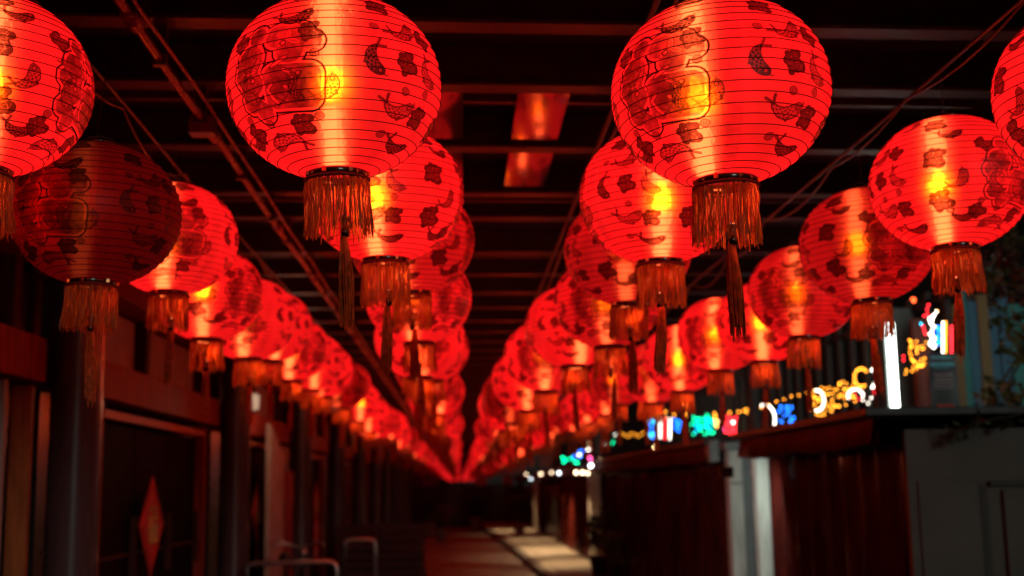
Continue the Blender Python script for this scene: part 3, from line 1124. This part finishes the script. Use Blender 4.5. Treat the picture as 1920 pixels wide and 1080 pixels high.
# dark stacked crates beside the walkway
crate_pos = []
def crate(x, y, z, s, lab):
    h = empty('wooden_crate', (x, y, z), lab, 'crate', 'dark crates stacked at the left of the walkway')
    wd, dp, ht = .56 * s, .46 * s, .34 * s
    for sx in (-1, 1):
        for sy in (-1, 1):
            ubox(sx * (wd / 2 - .035), sy * (dp / 2 - .035), 0, sx * (wd / 2 - .003), sy * (dp / 2 - .003), ht).build('post', M['wood_dark'], h)
    for i in range(3):
        z0 = .012 + i * ht / 3
        for sy in (-1, 1):
            ubox(-wd / 2, sy * dp / 2, z0, wd / 2, sy * (dp / 2 + .014), z0 + ht / 3 - .025).build('slat', M['wood_dark'], h)
        for sx in (-1, 1):
            ubox(sx * wd / 2, -dp / 2, z0, sx * (wd / 2 + .014), dp / 2, z0 + ht / 3 - .025).build('slat', M['wood_dark'], h)
    ubox(-wd / 2 + .04, -dp / 2 + .04, .0, wd / 2 - .04, dp / 2 - .04, .015).build('bottom', M['wood_dark'], h)


for nm, cx, n_ in (('left', -1.38, 3), ('right', -.77, 3)):
    for i in range(n_):
        pos = {0: 'lowest', 1: 'middle', 2: 'topmost'}[i]
        crate(cx + rnd.uniform(-.02, .02), 17.2 + rnd.uniform(-.03, .03), i * .36, 1.0, f'dark slatted wooden crate, {pos} in the {nm} stack beside the walkway')
crate(-.82, 19.2, 0, 1.0, 'single dark slatted crate on the ground behind the crate stacks')

# ------------------------------------------------------------------ plants
def leaves(b_, c, rad, n, size, q, flat=1.0):
    for _ in range(n):
        while True:
            p = Vector((q.uniform(-1, 1), q.uniform(-1, 1), q.uniform(-1, 1)))
            if p.length < 1:
                break
        p = Vector((p.x * rad[0], p.y * rad[1], p.z * rad[2])) + Vector(c)
        d = Vector((q.gauss(0, 1), q.gauss(0, 1), q.gauss(-.2, .7))).normalized()
        s = d.cross(Vector((q.gauss(0, 1), q.gauss(0, 1), 1))).normalized()
        L_ = size * q.uniform(.6, 1.3)
        i = len(b_.v)
        up = d.cross(s) * L_ * .12
        b_.v += [tuple(p), tuple(p + d * L_ * .5 + s * L_ * .24 + up), tuple(p + d * L_), tuple(p + d * L_ * .5 - s * L_ * .24 + up)]
        b_.f += [(i, i + 1, i + 2), (i, i + 2, i + 3)]


def potted(x, y, s, lab, m='leaf_dark', base=.0, seed=1, pm='pot'):
    q = random.Random(seed)
    h = empty('potted_plant', (x, y, base), lab, 'plant', 'potted bushes beside the walkway')
    MB().lathe([(.12 * s, 0), (.17 * s, .28 * s), (.19 * s, .30 * s), (.19 * s, .34 * s), (.16 * s, .34 * s), (.15 * s, .29 * s)], 20).build('pot', M[pm], h, True)
    b_ = MB()
    for k in range(5):
        a = q.uniform(0, 6.3)
        b_.tube([(0, 0, .28 * s), (.06 * math.cos(a), .06 * math.sin(a), .55 * s), (.2 * s * math.cos(a), .2 * s * math.sin(a), .9 * s)], [.014, .011, .005], 5)
    b_.build('stem', M['bark'], h)
    b_ = MB()
    for k in range(9):
        a, rr = q.uniform(0, 6.3), q.uniform(.0, .24) * s
        leaves(b_, (rr * math.cos(a), rr * math.sin(a), q.uniform(.5, 1.05) * s), (.16 * s, .16 * s, .15 * s), 60, .1 * s, q)
    b_.build('foliage', M[m], h)


potted(at(890, 990, 46).x, 44, 1.25, 'dark bush in a pale clay pot at the far end of the walkway', seed=3)
potted(at(974, 985, 36).x, 36, 1.1, 'dark bush in a clay pot on the pavement by the far stalls', seed=4, base=.12)
potted(-1.0, 41, 1.15, 'dark bush at the left side of the far end', seed=5)
potted(-.55, 36, 1.0, 'dark reddish bush left of the far walkway', seed=15, m='leaf_red')
potted(2.18, 19.6, .95, 'leafy dark plant in pot before the middle red curtain, left one', seed=6, base=.12, pm='black')
potted(2.3, 18.6, .75, 'green leafy plant in pot before the middle red curtain, right one', seed=8, base=.12, m='leaf', pm='black')

# ------------------------------------------------------------------ right stalls
SX = 2.5


def curtain(h, x, y0, y1, z0, z1, seed, nm='curtain'):
    q = random.Random(seed)
    nu_, nz_ = int((y1 - y0) / .03), 14
    b_ = MB()
    for i in range(nu_ + 1):
        y = y0 + (y1 - y0) * i / nu_
        for j in range(nz_ + 1):
            z = z0 + (z1 - z0) * j / nz_
            ft = j / nz_
            d = .045 * math.sin(y * 17 + 1.5 * noise.noise((y * 2, z * .6, seed))) + .03 * noise.noise((y * 5, z * 1.4, seed + 3)) + .02 * noise.noise((y * 11, z * 5, seed))
            b_.v.append((x + d * (1.15 - .4 * ft), y, z))
    for i in range(nu_):
        for j in range(nz_):
            a = i * (nz_ + 1) + j
            b_.f.append((a, a + nz_ + 1, a + nz_ + 2, a + 1))
    return b_.build(nm, M['tarp'], h, True)


def stall(y0, y1, lab, opening=None, seed=1, end_panel=False, z=1.72):
    h = empty('market_stall', (SX, y0, .11), lab, 'stall', 'closed market stalls along the right side')
    L = y1 - y0
    ubox(-.02, .06, 0.02, .0, L - .06, .1).build('base_rail', M['wood_dark'], h)
    if opening:
        a, c_ = opening
        if a > .2:
            curtain(h, -.02, .05, a, .02, z - .1, seed)
        curtain(h, -.02, c_, L - .05, .02, z - .1, seed + 1)
        ubox(.02, a, 0, .5, c_, z - .3).build('opening_panel', M['black_panel'], h)
        ubox(-.03, a - .03, 0, .03, a, z - .12).build('frame_post', M['white_paint'], h)
    else:
        curtain(h, -.02, .05, L - .05, .02, z - .1, seed)
    # sagging cloth fascia under the eave
    b_ = MB()
    n_ = 40
    for i in range(n_ + 1):
        y = -.1 + (L + .2) * i / n_
        sag = .03 * abs(math.sin(y * 2.1)) + .02 * noise.noise((y * 3, 0, seed))
        b_.v += [(-.2, y, z + .06), (-.23, y, z - .08 - sag), (-.18, y, z - .085 - sag), (-.17, y, z + .06)]
    for i in range(n_):
        for j in range(3):
            a = i * 4 + j
            b_.f.append((a, a + 4, a + 5, a + 1))
    b_.build('valance', M['fascia'], h, True)
    rf = MB()
    rf.box(-.26, -.15, z + .065, 2.1, L + .15, z + .11)
    rf.build('roof', M['black'], h, bevel=.006)
    ubox(.55, .1, 0, 1.9, L - .1, z - .02).build('body', M['facade'], h)
    return h


s1 = stall(6.85, 9.95, 'nearest market stall with dark red curtain and grey end wall, at lower right', seed=2)
# grey panelled end wall of the near stall
ew = ubox(-.02, -.07, 0, 2.3, -.01, 1.71).build('end_wall', M['grey_panel'], s1)
for x0, x1 in ((.03, .36),):
    ubox(x0, -.085, 0, x1, -.071, 1.43).build('panel', M['grey_panel'], ew, bevel=.004)
for x0, x1 in ((.5, 1.14), (1.17, 1.8), (1.83, 2.3)):
    ubox(x0, -.1, 0, x1, -.071, 1.37).build('panel', M['grey_panel'], ew, bevel=.006)
ubox(.38, -.075, 0, .42, -.0715, 1.40).build('shadow_trim', M['wall_shadow_trim'], ew)
ubox(.43, -.105, 1.39, 2.3, -.075, 1.42).build('shadow_trim', M['wall_shadow_trim'], ew, bevel=.004)  # painted stand-in for the shadow line along the panel tops
stall(11.4, 21.2, 'middle market stall with a long closed dark red curtain', seed=5)
stall(23.9, 29.6, 'third market stall with red curtain and dark open doorway', seed=9, opening=None)
stall(30.4, 38.5, 'fourth market stall, far along the right, with a dark doorway', seed=12, opening=(.3, 6.0))
stall(40.5, 52, 'farthest small market stall at the end of the pavement', seed=14, opening=(1.0, 8.0))


def post_pair(y, lab1, lab2, lab3, k=0):
    h = empty('white_post', (SX - .02, y, .11), lab1, 'post', 'pale posts between the market stalls')
    ubox(-.07, -.09, 0, .05, .09, 1.72).build('shaft', M['white_paint'], h, bevel=.006)
    ubox(.054, -.085, 0, .135, .06, 1.7).build('grey_channel', M['grey_paint'], h, bevel=.006)
    ubox(-.068, -.094, 1.42, .048, -.0905, 1.432).build('joint_line', M['wood_dark'], h)
    ubox(-.12, -.2, 1.725, .16, .35, 1.79).build('cap', M['grey_paint'], h, bevel=.005)
    ubox(-.2, .1, 1.62, -.11, .3, 1.82).build('bracket', M['grey_paint'], h, bevel=.005)
    o = empty('drain_pipe', (SX + .03, y - .62, .11), lab2, 'pipe')
    MB().tube([(0, 0, 0), (0, 0, 2.4)], .045, 12).build('pipe', M['grey_paint'], o, True)
    for zz in (.5, 1.5):
        MB().lathe([(.046, 0), (.052, .005), (.052, .03), (.046, .035)], 12, 0, 0, zz).build('clamp', M['steel'], o, True)
    p = empty('white_post', (SX - .02, y - 1.0, .11), lab3, 'post', 'pale posts between the market stalls')
    ubox(-.06, -.08, 0, .04, .08, 1.72).build('shaft', M['white_paint'], p, bevel=.006)
    ubox(-.065, -.085, 0, .045, .085, .05).build('foot', M['grey_paint'], p)


post_pair(11.1, 'wide white post with grey cap, beside the long middle red curtain', 'thin grey drain pipe rising between the two nearest white posts', 'narrow white post next to the nearest stall, right of the drain pipe')
post_pair(23.2, 'pale post left of the far drain pipe, beside the third stall', 'distant dark drain pipe between the second pair of posts', 'pale post right of the far drain pipe, by the middle stall')
# added light with no seen source, put in to brighten the white posts
fl = empty('fill_light', (1.98, 9.15, 1.62), 'small added fill light under the near stall eave, brightening the white posts', 'lamp')
ubox(-.05, -.03, -.04, .05, .02, .04).build('housing', M['black'], fl, bevel=.004)
MB().box(-.045, .021, -.035, .045, .025, .035).build('lens', emit('fill_glow', (.8, .95, 1), 4), fl)
Lg = bpy.data.lights.new('fill_beam', 'SPOT')
Lg.energy = 40
Lg.color = (.85, 1.0, .92)
Lg.spot_size = R(115)
Lg.spot_blend = .6
Lg.shadow_soft_size = .03
g_ = bpy.data.objects.new('fill_beam', Lg)
C.objects.link(g_)
g_.parent = fl
g_.location = (0, .05, 0)
g_.rotation_euler = Vector((.22, 1, -.75)).to_track_quat('-Z', 'Y').to_euler()
tag(ubox(SX - .12, 39.0, 0.1, SX + .1, 39.9, 1.75).build('pale_pillar', M['white_paint'], bevel=.01), 'pale pillar at the far end of the pavement beside the fourth stall', 'pillar')
tag(ubox(1.9, 54, 0.1, 2.3, 54.4, 2.0).build('pale_pillar', M['white_paint'], bevel=.01), 'farthest thin pale pillar beyond the last stall', 'pillar')
tag(ubox(.72, 60, 0.0, 1.3, 60.4, 2.2).build('pale_pillar', M['white_paint'], bevel=.01), 'dim pale pillar just right of the vanishing point of the lanterns', 'pillar')

# ------------------------------------------------------------------ background at the right
tag(ubox(9, 8, 0, 16, 120, 14).build('night_building', M['facade']), 'tall unlit dark building behind the stalls at upper right', 'building')
tag(ubox(-8, 176.5, 0, 60, 182, 14).build('end_building', M['black']), 'dark building closing the far end of the street', 'building')

hd = empty('hoarding', (-2.3, 50, 0), 'low dark panelled hoarding closing the far end of the walkway', 'fence')
for i in range(8):
    ubox(i * .6 + .01, 0, 0, i * .6 + .585, .04, 1.6 + rnd.uniform(-.05, .08)).build('panel', M['black' if i % 3 else 'black_panel'], hd)
for i in range(9):
    ubox(i * .6 - .03, .045, 0, i * .6 + .03, .1, 1.66).build('post', M['black'], hd)
# lattice of posts behind the roof lights
ls = empty('slatted_screen', (4.1, 9.2, 1.9), 'dim screen of upright slats above the stall roofs behind the string lights', 'screen')
sm = ubox(-.02, -.045, 0, .02, .045, 1.25).mesh('slat', M['grey_panel'])
for i in range(40):
    link('slat', sm, ls, 0, (0, i * .42, rnd.uniform(-.03, .03)))
for zz in (.05, 1.15):
    ubox(.025, -.1, zz, .06, 17, zz + .06).build('rail', M['grey_panel'], ls)

# coloured board wall, red panel, menu board above the near stall
cb = empty('painted_board_wall', (at(1795, 700, 9.0).x, 9.0, 1.9), 'wall of teal, blue and ochre upright boards above the near grey stall', 'wall')
cols = ['ochre', 'teal', 'blue', 'ochre', 'blue', 'blue', 'teal', 'teal', 'blue', 'teal', 'ochre', 'blue', 'teal', 'blue']
x = 0
for i, c_ in enumerate(cols):
    wd = rnd.uniform(.05, .09)
    ubox(x, rnd.uniform(-.01, .01), -.1, x + wd - .006, .03, .95 + rnd.uniform(-.05, .1)).build('board', M[c_], cb)
    x += wd
tag(ubox(at(1716, 700, 9.1).x, 9.1, 1.8, at(1748, 700, 9.1).x, 9.14, 2.75).build('red_shutter', M['brick_red'], bevel=.004), 'dull red upright panel between the white light tube and the black menu board', 'panel')
gp = tag(ubox(at(1640, 700, 9.6).x, 9.6, 1.8, at(1716, 700, 9.6).x, 9.64, 2.9).build('grey_panel_wall', M['grey_paint'], bevel=.004), 'greyish glazed panel behind the white light tube', 'panel')
mb0, mb1 = at(1746, 770, 8.7), at(1792, 662, 8.7)
mn = empty('menu_board', (mb0.x, 8.7, mb0.z - .05), 'black menu board with blurred teal and white writing above the grey stall', 'sign')
mw, mh = mb1.x - mb0.x, mb1.z - mb0.z + .05
ubox(0, 0, 0, mw, .03, mh).build('board', M['sign_black'], mn)
g = MB()
for zz, x0, x1, hh in ((.92, .12, .86, .03), (.80, .08, .92, .05), (.76, .2, .7, .015)):
    x_ = x0
    while x_ < x1:
        wd = rnd.uniform(.05, .1)
        g.box(x_ * mw, -.004, zz * mh, min(x1, x_ + wd) * mw, -.001, zz * mh + hh * mh)
        x_ += wd + .025
tag(g.build('heading', M['sign_text'], mn), kind='stuff')
g = MB()
for zz in (.66, .6, .55, .5, .45):
    x_ = .15 + rnd.uniform(0, .1)
    while x_ < .85:
        wd = rnd.uniform(.04, .12)
        g.box(x_ * mw, -.004, zz * mh, min(.85, x_ + wd) * mw, -.001, zz * mh + .02 * mh)
        x_ += wd + .03
tag(g.build('lettering', M['white_text'], mn), kind='stuff')
ubox(.2 * mw, -.005, .12 * mh, .8 * mw, -.001, .2 * mh).build('print', M['paper_red'], mn)

# white light tube
t0, t1 = at(1679, 768, 7.6), at(1679, 600, 7.6)
lt = empty('light_tube', (t0.x, 7.6, t0.z - .02), 'bright white upright light tube at the corner of the near stall roof', 'lamp')
wt = emit('white_tube_light', (.9, 1.0, .9), 9)
MB().tube([(0, 0, .02), (0, 0, t1.z - t0.z)], .026, 14).build('tube', wt, lt, True)
ubox(-.03, -.03, 0, .03, .03, .02).build('socket', M['black'], lt)
ubox(-.028, .035, 0, .028, .05, t1.z - t0.z).build('backing', M['grey_paint'], lt)


# ------------------------------------------------------------------ decorative lights
EM = {}
def em(c, s=14):
    k_ = (c, s)
    if k_ not in EM:
        EM[k_] = emit('led_' + '_'.join(str(int(v * 100)) for v in c), c, s)
    return EM[k_]


ORG, BLU, RED, GRN, WHT, CYN, MAG, WRM = (1, .33, .02), (.01, .16, 1), (1, .02, .03), (.0, .7, .28), (1, .9, .75), (.0, .45, .7), (1, .08, .3), (1, .6, .25)


def led(label, Y, groups, s=15, r=.0064, figure='light figure'):
    allp = [at(px, py, Y) for col, pts in groups for px, py in pts]
    c0 = Vector((sum(p.x for p in allp) / len(allp), Y, min(p.z for p in allp)))
    h = empty('light_figure', c0, label, 'lights')
    fr_ = MB()
    ps = sorted(allp, key=lambda p: (round(p.z, 1), p.x))
    fr_.tube([p - c0 + Vector((0, .02, 0)) for p in ps], .0025, 3)
    fr_.build('wire', M['black'], h)
    for col, pts in groups:
        b_ = MB()
        for px, py in pts:
            b_.ball(at(px, py, Y) - c0, r, 6)
        tag(b_.build('bulbs', em(col, s), h), kind='stuff')
    return h


def net(x0, y0, x1, y1, n, q, slope=0.0):
    return [(q.uniform(x0, x1), q.uniform(y0, y1)) for _ in range(n)] if not slope else [(lambda x_: (x_, q.uniform(y0, y1) + slope * (x_ - x0)))(q.uniform(x0, x1)) for _ in range(n)]


def ringpts(cx, cy, rx, ry, n, a0=0, a1=360):
    return [(cx + rx * math.cos(R(a0 + (a1 - a0) * i / n)), cy + ry * math.sin(R(a0 + (a1 - a0) * i / n))) for i in range(n)]


def vline(x, y0, y1, n, dx=0):
    return [(x + dx * i / n, y0 + (y1 - y0) * i / (n - 1)) for i in range(n)]


q = random.Random(3)
led('blue net of lights with a white crescent, above the nearest stall roof', 12.0, [(BLU, net(1453, 760, 1489, 812, 44, q)), (WHT, ringpts(1434, 787, 19, 28, 26, -110, 110)), (BLU, [(1430, 813), (1438, 815)])])
led('dense orange net of lights with a small white crescent above the near stall', 11.6, [(ORG, [(1520 + t * 85 + q.uniform(-5, 5), 762 - t * 30 + q.uniform(-26, 26)) for t in [(k_ + q.random()) / 66 for k_ in range(66)]]), (WHT, ringpts(1532, 751, 13, 19, 16, -100, 110))])
led('orange and white light rings with red tips near the white tube', 11.4, [(ORG, ringpts(1615, 708, 13, 17, 20, 60, 330)), (WHT, ringpts(1634, 710, 6, 17, 14, -90, 90)), (RED, [(1640, 728), (1639, 736), (1641, 720)]), (WHT, ringpts(1604, 742, 14, 12, 12, 160, 380)), (WHT, [(1618, 750), (1628, 756), (1634, 746)]), (RED, [(1603, 741), (1610, 748)])])
led('string of amber bulbs sloping up behind the tassels over the near stall', 12.3, [(ORG, [(1400 + i * 14, 772 - i * 4.6 + q.uniform(-2, 2)) for i in range(11)])])
led('blue, white and red candle shaped lights at the left of the roof lights', 19.0, [(CYN, net(1217, 788, 1230, 822, 12, q)), (BLU, net(1217, 788, 1230, 822, 12, q)), (WHT, vline(1238, 785, 820, 8)), (RED, vline(1247, 785, 822, 9)), (WHT, vline(1256, 786, 822, 9)), (BLU, net(1262, 784, 1276, 810, 14, q)), (ORG, [(1234, 776), (1248, 772), (1264, 778)]), (WRM, [(1246, 782)])], s=16, r=.0105)
led('green and amber cluster of lights over the middle stall', 18.0, [(GRN, net(1296, 778, 1340, 816, 34, q) + [(1287, 800), (1288, 808)]), (CYN, net(1300, 780, 1336, 812, 12, q)), (ORG, vline(1284, 758, 790, 9)), (ORG, vline(1340, 775, 800, 8, 4)), (WRM, [(1346, 790), (1344, 800)])], s=15, r=.0105)
led('red cluster of lights with white centre over the middle stall', 17.0, [(RED, net(1360, 778, 1384, 818, 26, q)), (WHT, [(1374, 791), (1375, 793)]), (ORG, [(1368, 774), (1385, 772), (1395, 770), (1400, 768)]), (MAG, [(1358, 804)])], s=15, r=.0105)
led('two warm white bulbs hanging below the candle lights', 19.5, [(WRM, [(1229, 838), (1238, 846)]), (WHT, [(1239, 845)])], s=40, r=.02)
led('row of small amber lights left of the candle shaped lights', 22, [(ORG, [(1163 + i * 7, 812 + (i % 3) * 3) for i in range(9)]), (GRN, [(1150, 828), (1148, 832)]), (WHT, [(1153, 815), (1132, 832)])], s=12, r=.0105)
led('candle shaped lights in white, blue, orange, red and cyan beside the menu board', 8.5, [(WHT, net(1742, 592, 1753, 655, 34, q) + [(1752, 590), (1756, 584)]), (RED, [(1738, 580), (1741, 572), (1733, 592), (1740, 590), (1731, 612), (1733, 620), (1735, 626)]), (CYN, [(1727, 607)]), (BLU, net(1757, 612, 1764, 655, 20, q)), (WHT, vline(1768, 605, 660, 11)), (ORG, vline(1773, 604, 660, 12)), (RED, vline(1784, 612, 660, 11)), (CYN, vline(1796, 612, 658, 10)), (ORG, [(1757, 583)])], s=16, r=.0058)
led('orange net of lights between the white tube and the candle lights', 8.9, [(ORG, net(1705, 636, 1742, 690, 42, q) + [(1698, 700), (1700, 694), (1710, 696), (1718, 692)]), (RED, [(1694, 668), (1694, 676)])], s=11, r=.0058)
led('green and blue lights in the distance above the third stall', 33, [(GRN, [(1055, 858), (1060, 862), (1057, 866), (1070, 860), (1078, 866), (1082, 868)]), (BLU, [(1080, 852), (1086, 848), (1092, 846), (1088, 856), (1076, 856)]), (WHT, [(1086, 853), (1103, 843), (1108, 842)]), (MAG, [(1106, 858), (1107, 862)]), (WRM, [(1122, 860), (1126, 862), (1106, 830)])], s=14, r=.025)
for px, py, Y, col, s_, nm in ((1604, 258, 16, (.6, .9, 1), 9, 'pale bluish lamp on the dark building between the two right lanterns'), (1444, 381, 20, (.5, .85, 1), 6, 'tiny cool lamp seen right of the big right lantern, left one'),
                               (1491, 382, 20, (.5, .85, 1), 2, 'faint cool lamp right of the tiny cool lamp on the dark building'), (1628, 310, 16, (0, .5, .3), 1.6, 'small green light below the pale bluish lamp'),
                               (1592, 335, 16, (1, .3, .02), 1.2, 'dull orange light above the dim right lantern'), (1712, 563, 14, (1, .1, .02), 8, 'tiny orange red lamp beside the candle lights')):
    p = at(px, py, Y)
    h = empty('wall_lamp', p, nm, 'lamp')
    MB().ball((0, 0, 0), .026, 10).build('globe', emit('lamp_glow', col, s_), h, True)
    MB().tube([(0, .02, 0), (0, .1, .03)], .01, 6).build('arm', M['black'], h)

# eave lamps of the far stalls, which light the pavement
for i, (px, py, Y, s_, en) in enumerate(((987, 889, 44, 30, 90), (995, 898, 42, 30, 0), (1014, 889, 36, 45, 60), (1034, 886, 33, 25, 70), (1048, 887, 31, 35, 150), (1080, 886, 27, 45, 90), (1092, 886, 25.6, 45, 8), (1108, 873, 23.6, 60, 0), (1102, 887, 24.8, 30, 0))):
    Y = 2.2 * 2300 / (px - 862)
    p = at(px, py, Y)
    h = empty('eave_lamp', p, f'small glowing white lamp under the far stall eaves, {ORD[i] if i else "leftmost"}{" from the left" if i else ""}', 'lamp', 'white lamps along the far stall eaves')
    MB().ball((0, 0, 0), .026, 10).build('globe', emit('eave_lamp_glow', (1, .72, .45) if i % 3 != 1 else (.85, .95, 1), s_ * .28, 'NONE'), h, True)
    MB().lathe([(.02, .03), (.05, .035), (.05, .05), (.01, .06)], 10).build('lamp_cap', M['black'], h, True)
    if en:
        Lg = bpy.data.lights.new('lamp_light', 'SPOT')
        Lg.spot_size = R(115)
        Lg.spot_blend = .5
        Lg.energy = en * 1.9
        Lg.color = (1, .62, .3)
        Lg.specular_factor = .15
        Lg.shadow_soft_size = .08
        g_ = bpy.data.objects.new('lamp_light', Lg)
        C.objects.link(g_)
        g_.parent = h
        g_.location = (-.35, 0, -.08)

# ------------------------------------------------------------------ tree at the right edge
def tree(pts, r, clumps, m, lab, seed, size):
    q = random.Random(seed)
    base = Vector((pts[0][0], pts[0][1], .1))
    h = empty('tree', base, lab, 'tree')
    MB().tube([Vector(p) - base for p in [(pts[0][0], pts[0][1], .1)] + pts], r, 8).build('trunk', M['bark'], h, True)
    cr_ = MB()
    br = MB()
    top = Vector(pts[-1]) - base
    for (px, py, Y, rad, n) in clumps:
        c_ = at(px, py, Y) - base
        leaves(cr_, c_, (rad, rad, rad * .7), n, size, q)
        br.tube([top, (top + c_) / 2 + Vector((0, 0, .05)), c_], [.02, .012, .006], 5)
    br.build('branch', M['bark'], h)
    cr_.build('crown', M[m], h)


tree([(3.9, 7.6, 1.4), (3.85, 7.6, 2.6)], [.08, .07, .05], [(1900, 520, 7.4, .16, 60), (1890, 600, 7.4, .13, 40), (1915, 650, 7.4, .16, 60), (1880, 735, 7.4, .12, 45), (1915, 750, 7.2, .16, 60), (1850, 760, 7.4, .1, 30), (1830, 520, 7.6, .12, 30), (1905, 450, 7.4, .15, 50), (1800, 470, 7.9, .15, 30)], 'leaf', 'green and yellow leafed tree at the right edge above the grey stall', 2, .085)
tree([(3.55, 6.5, 1.0), (3.6, 6.5, 2.2)], [.05, .04, .03], [(1880, 480, 6.4, .1, 40), (1910, 500, 6.4, .12, 40), (1890, 550, 6.4, .09, 26)], 'leaf_red', 'reddish leafed small tree lit by the right lanterns', 4, .06)
# two leaves drooping over the grey wall
vn = empty('vine', at(1790, 800, 6.7), 'dark drooping vine over the top of the grey stall wall', 'vine')
q = random.Random(9)
b_ = MB()
c0 = vn.location.copy()
for px, py in ((1782, 812), (1800, 812), (1812, 806), (1835, 790), (1880, 798), (1900, 790)):
    leaves(b_, at(px, py, 6.65) - c0, (.04, .03, .03), 12, .05, q)
b_.build('leaves', M['leaf_dark'], vn)
MB().tube([at(px, py, 6.66) - c0 for px, py in ((1780, 812), (1812, 804), (1850, 788), (1900, 780), (1935, 770))], .004, 5).build('stem', M['bark'], vn)
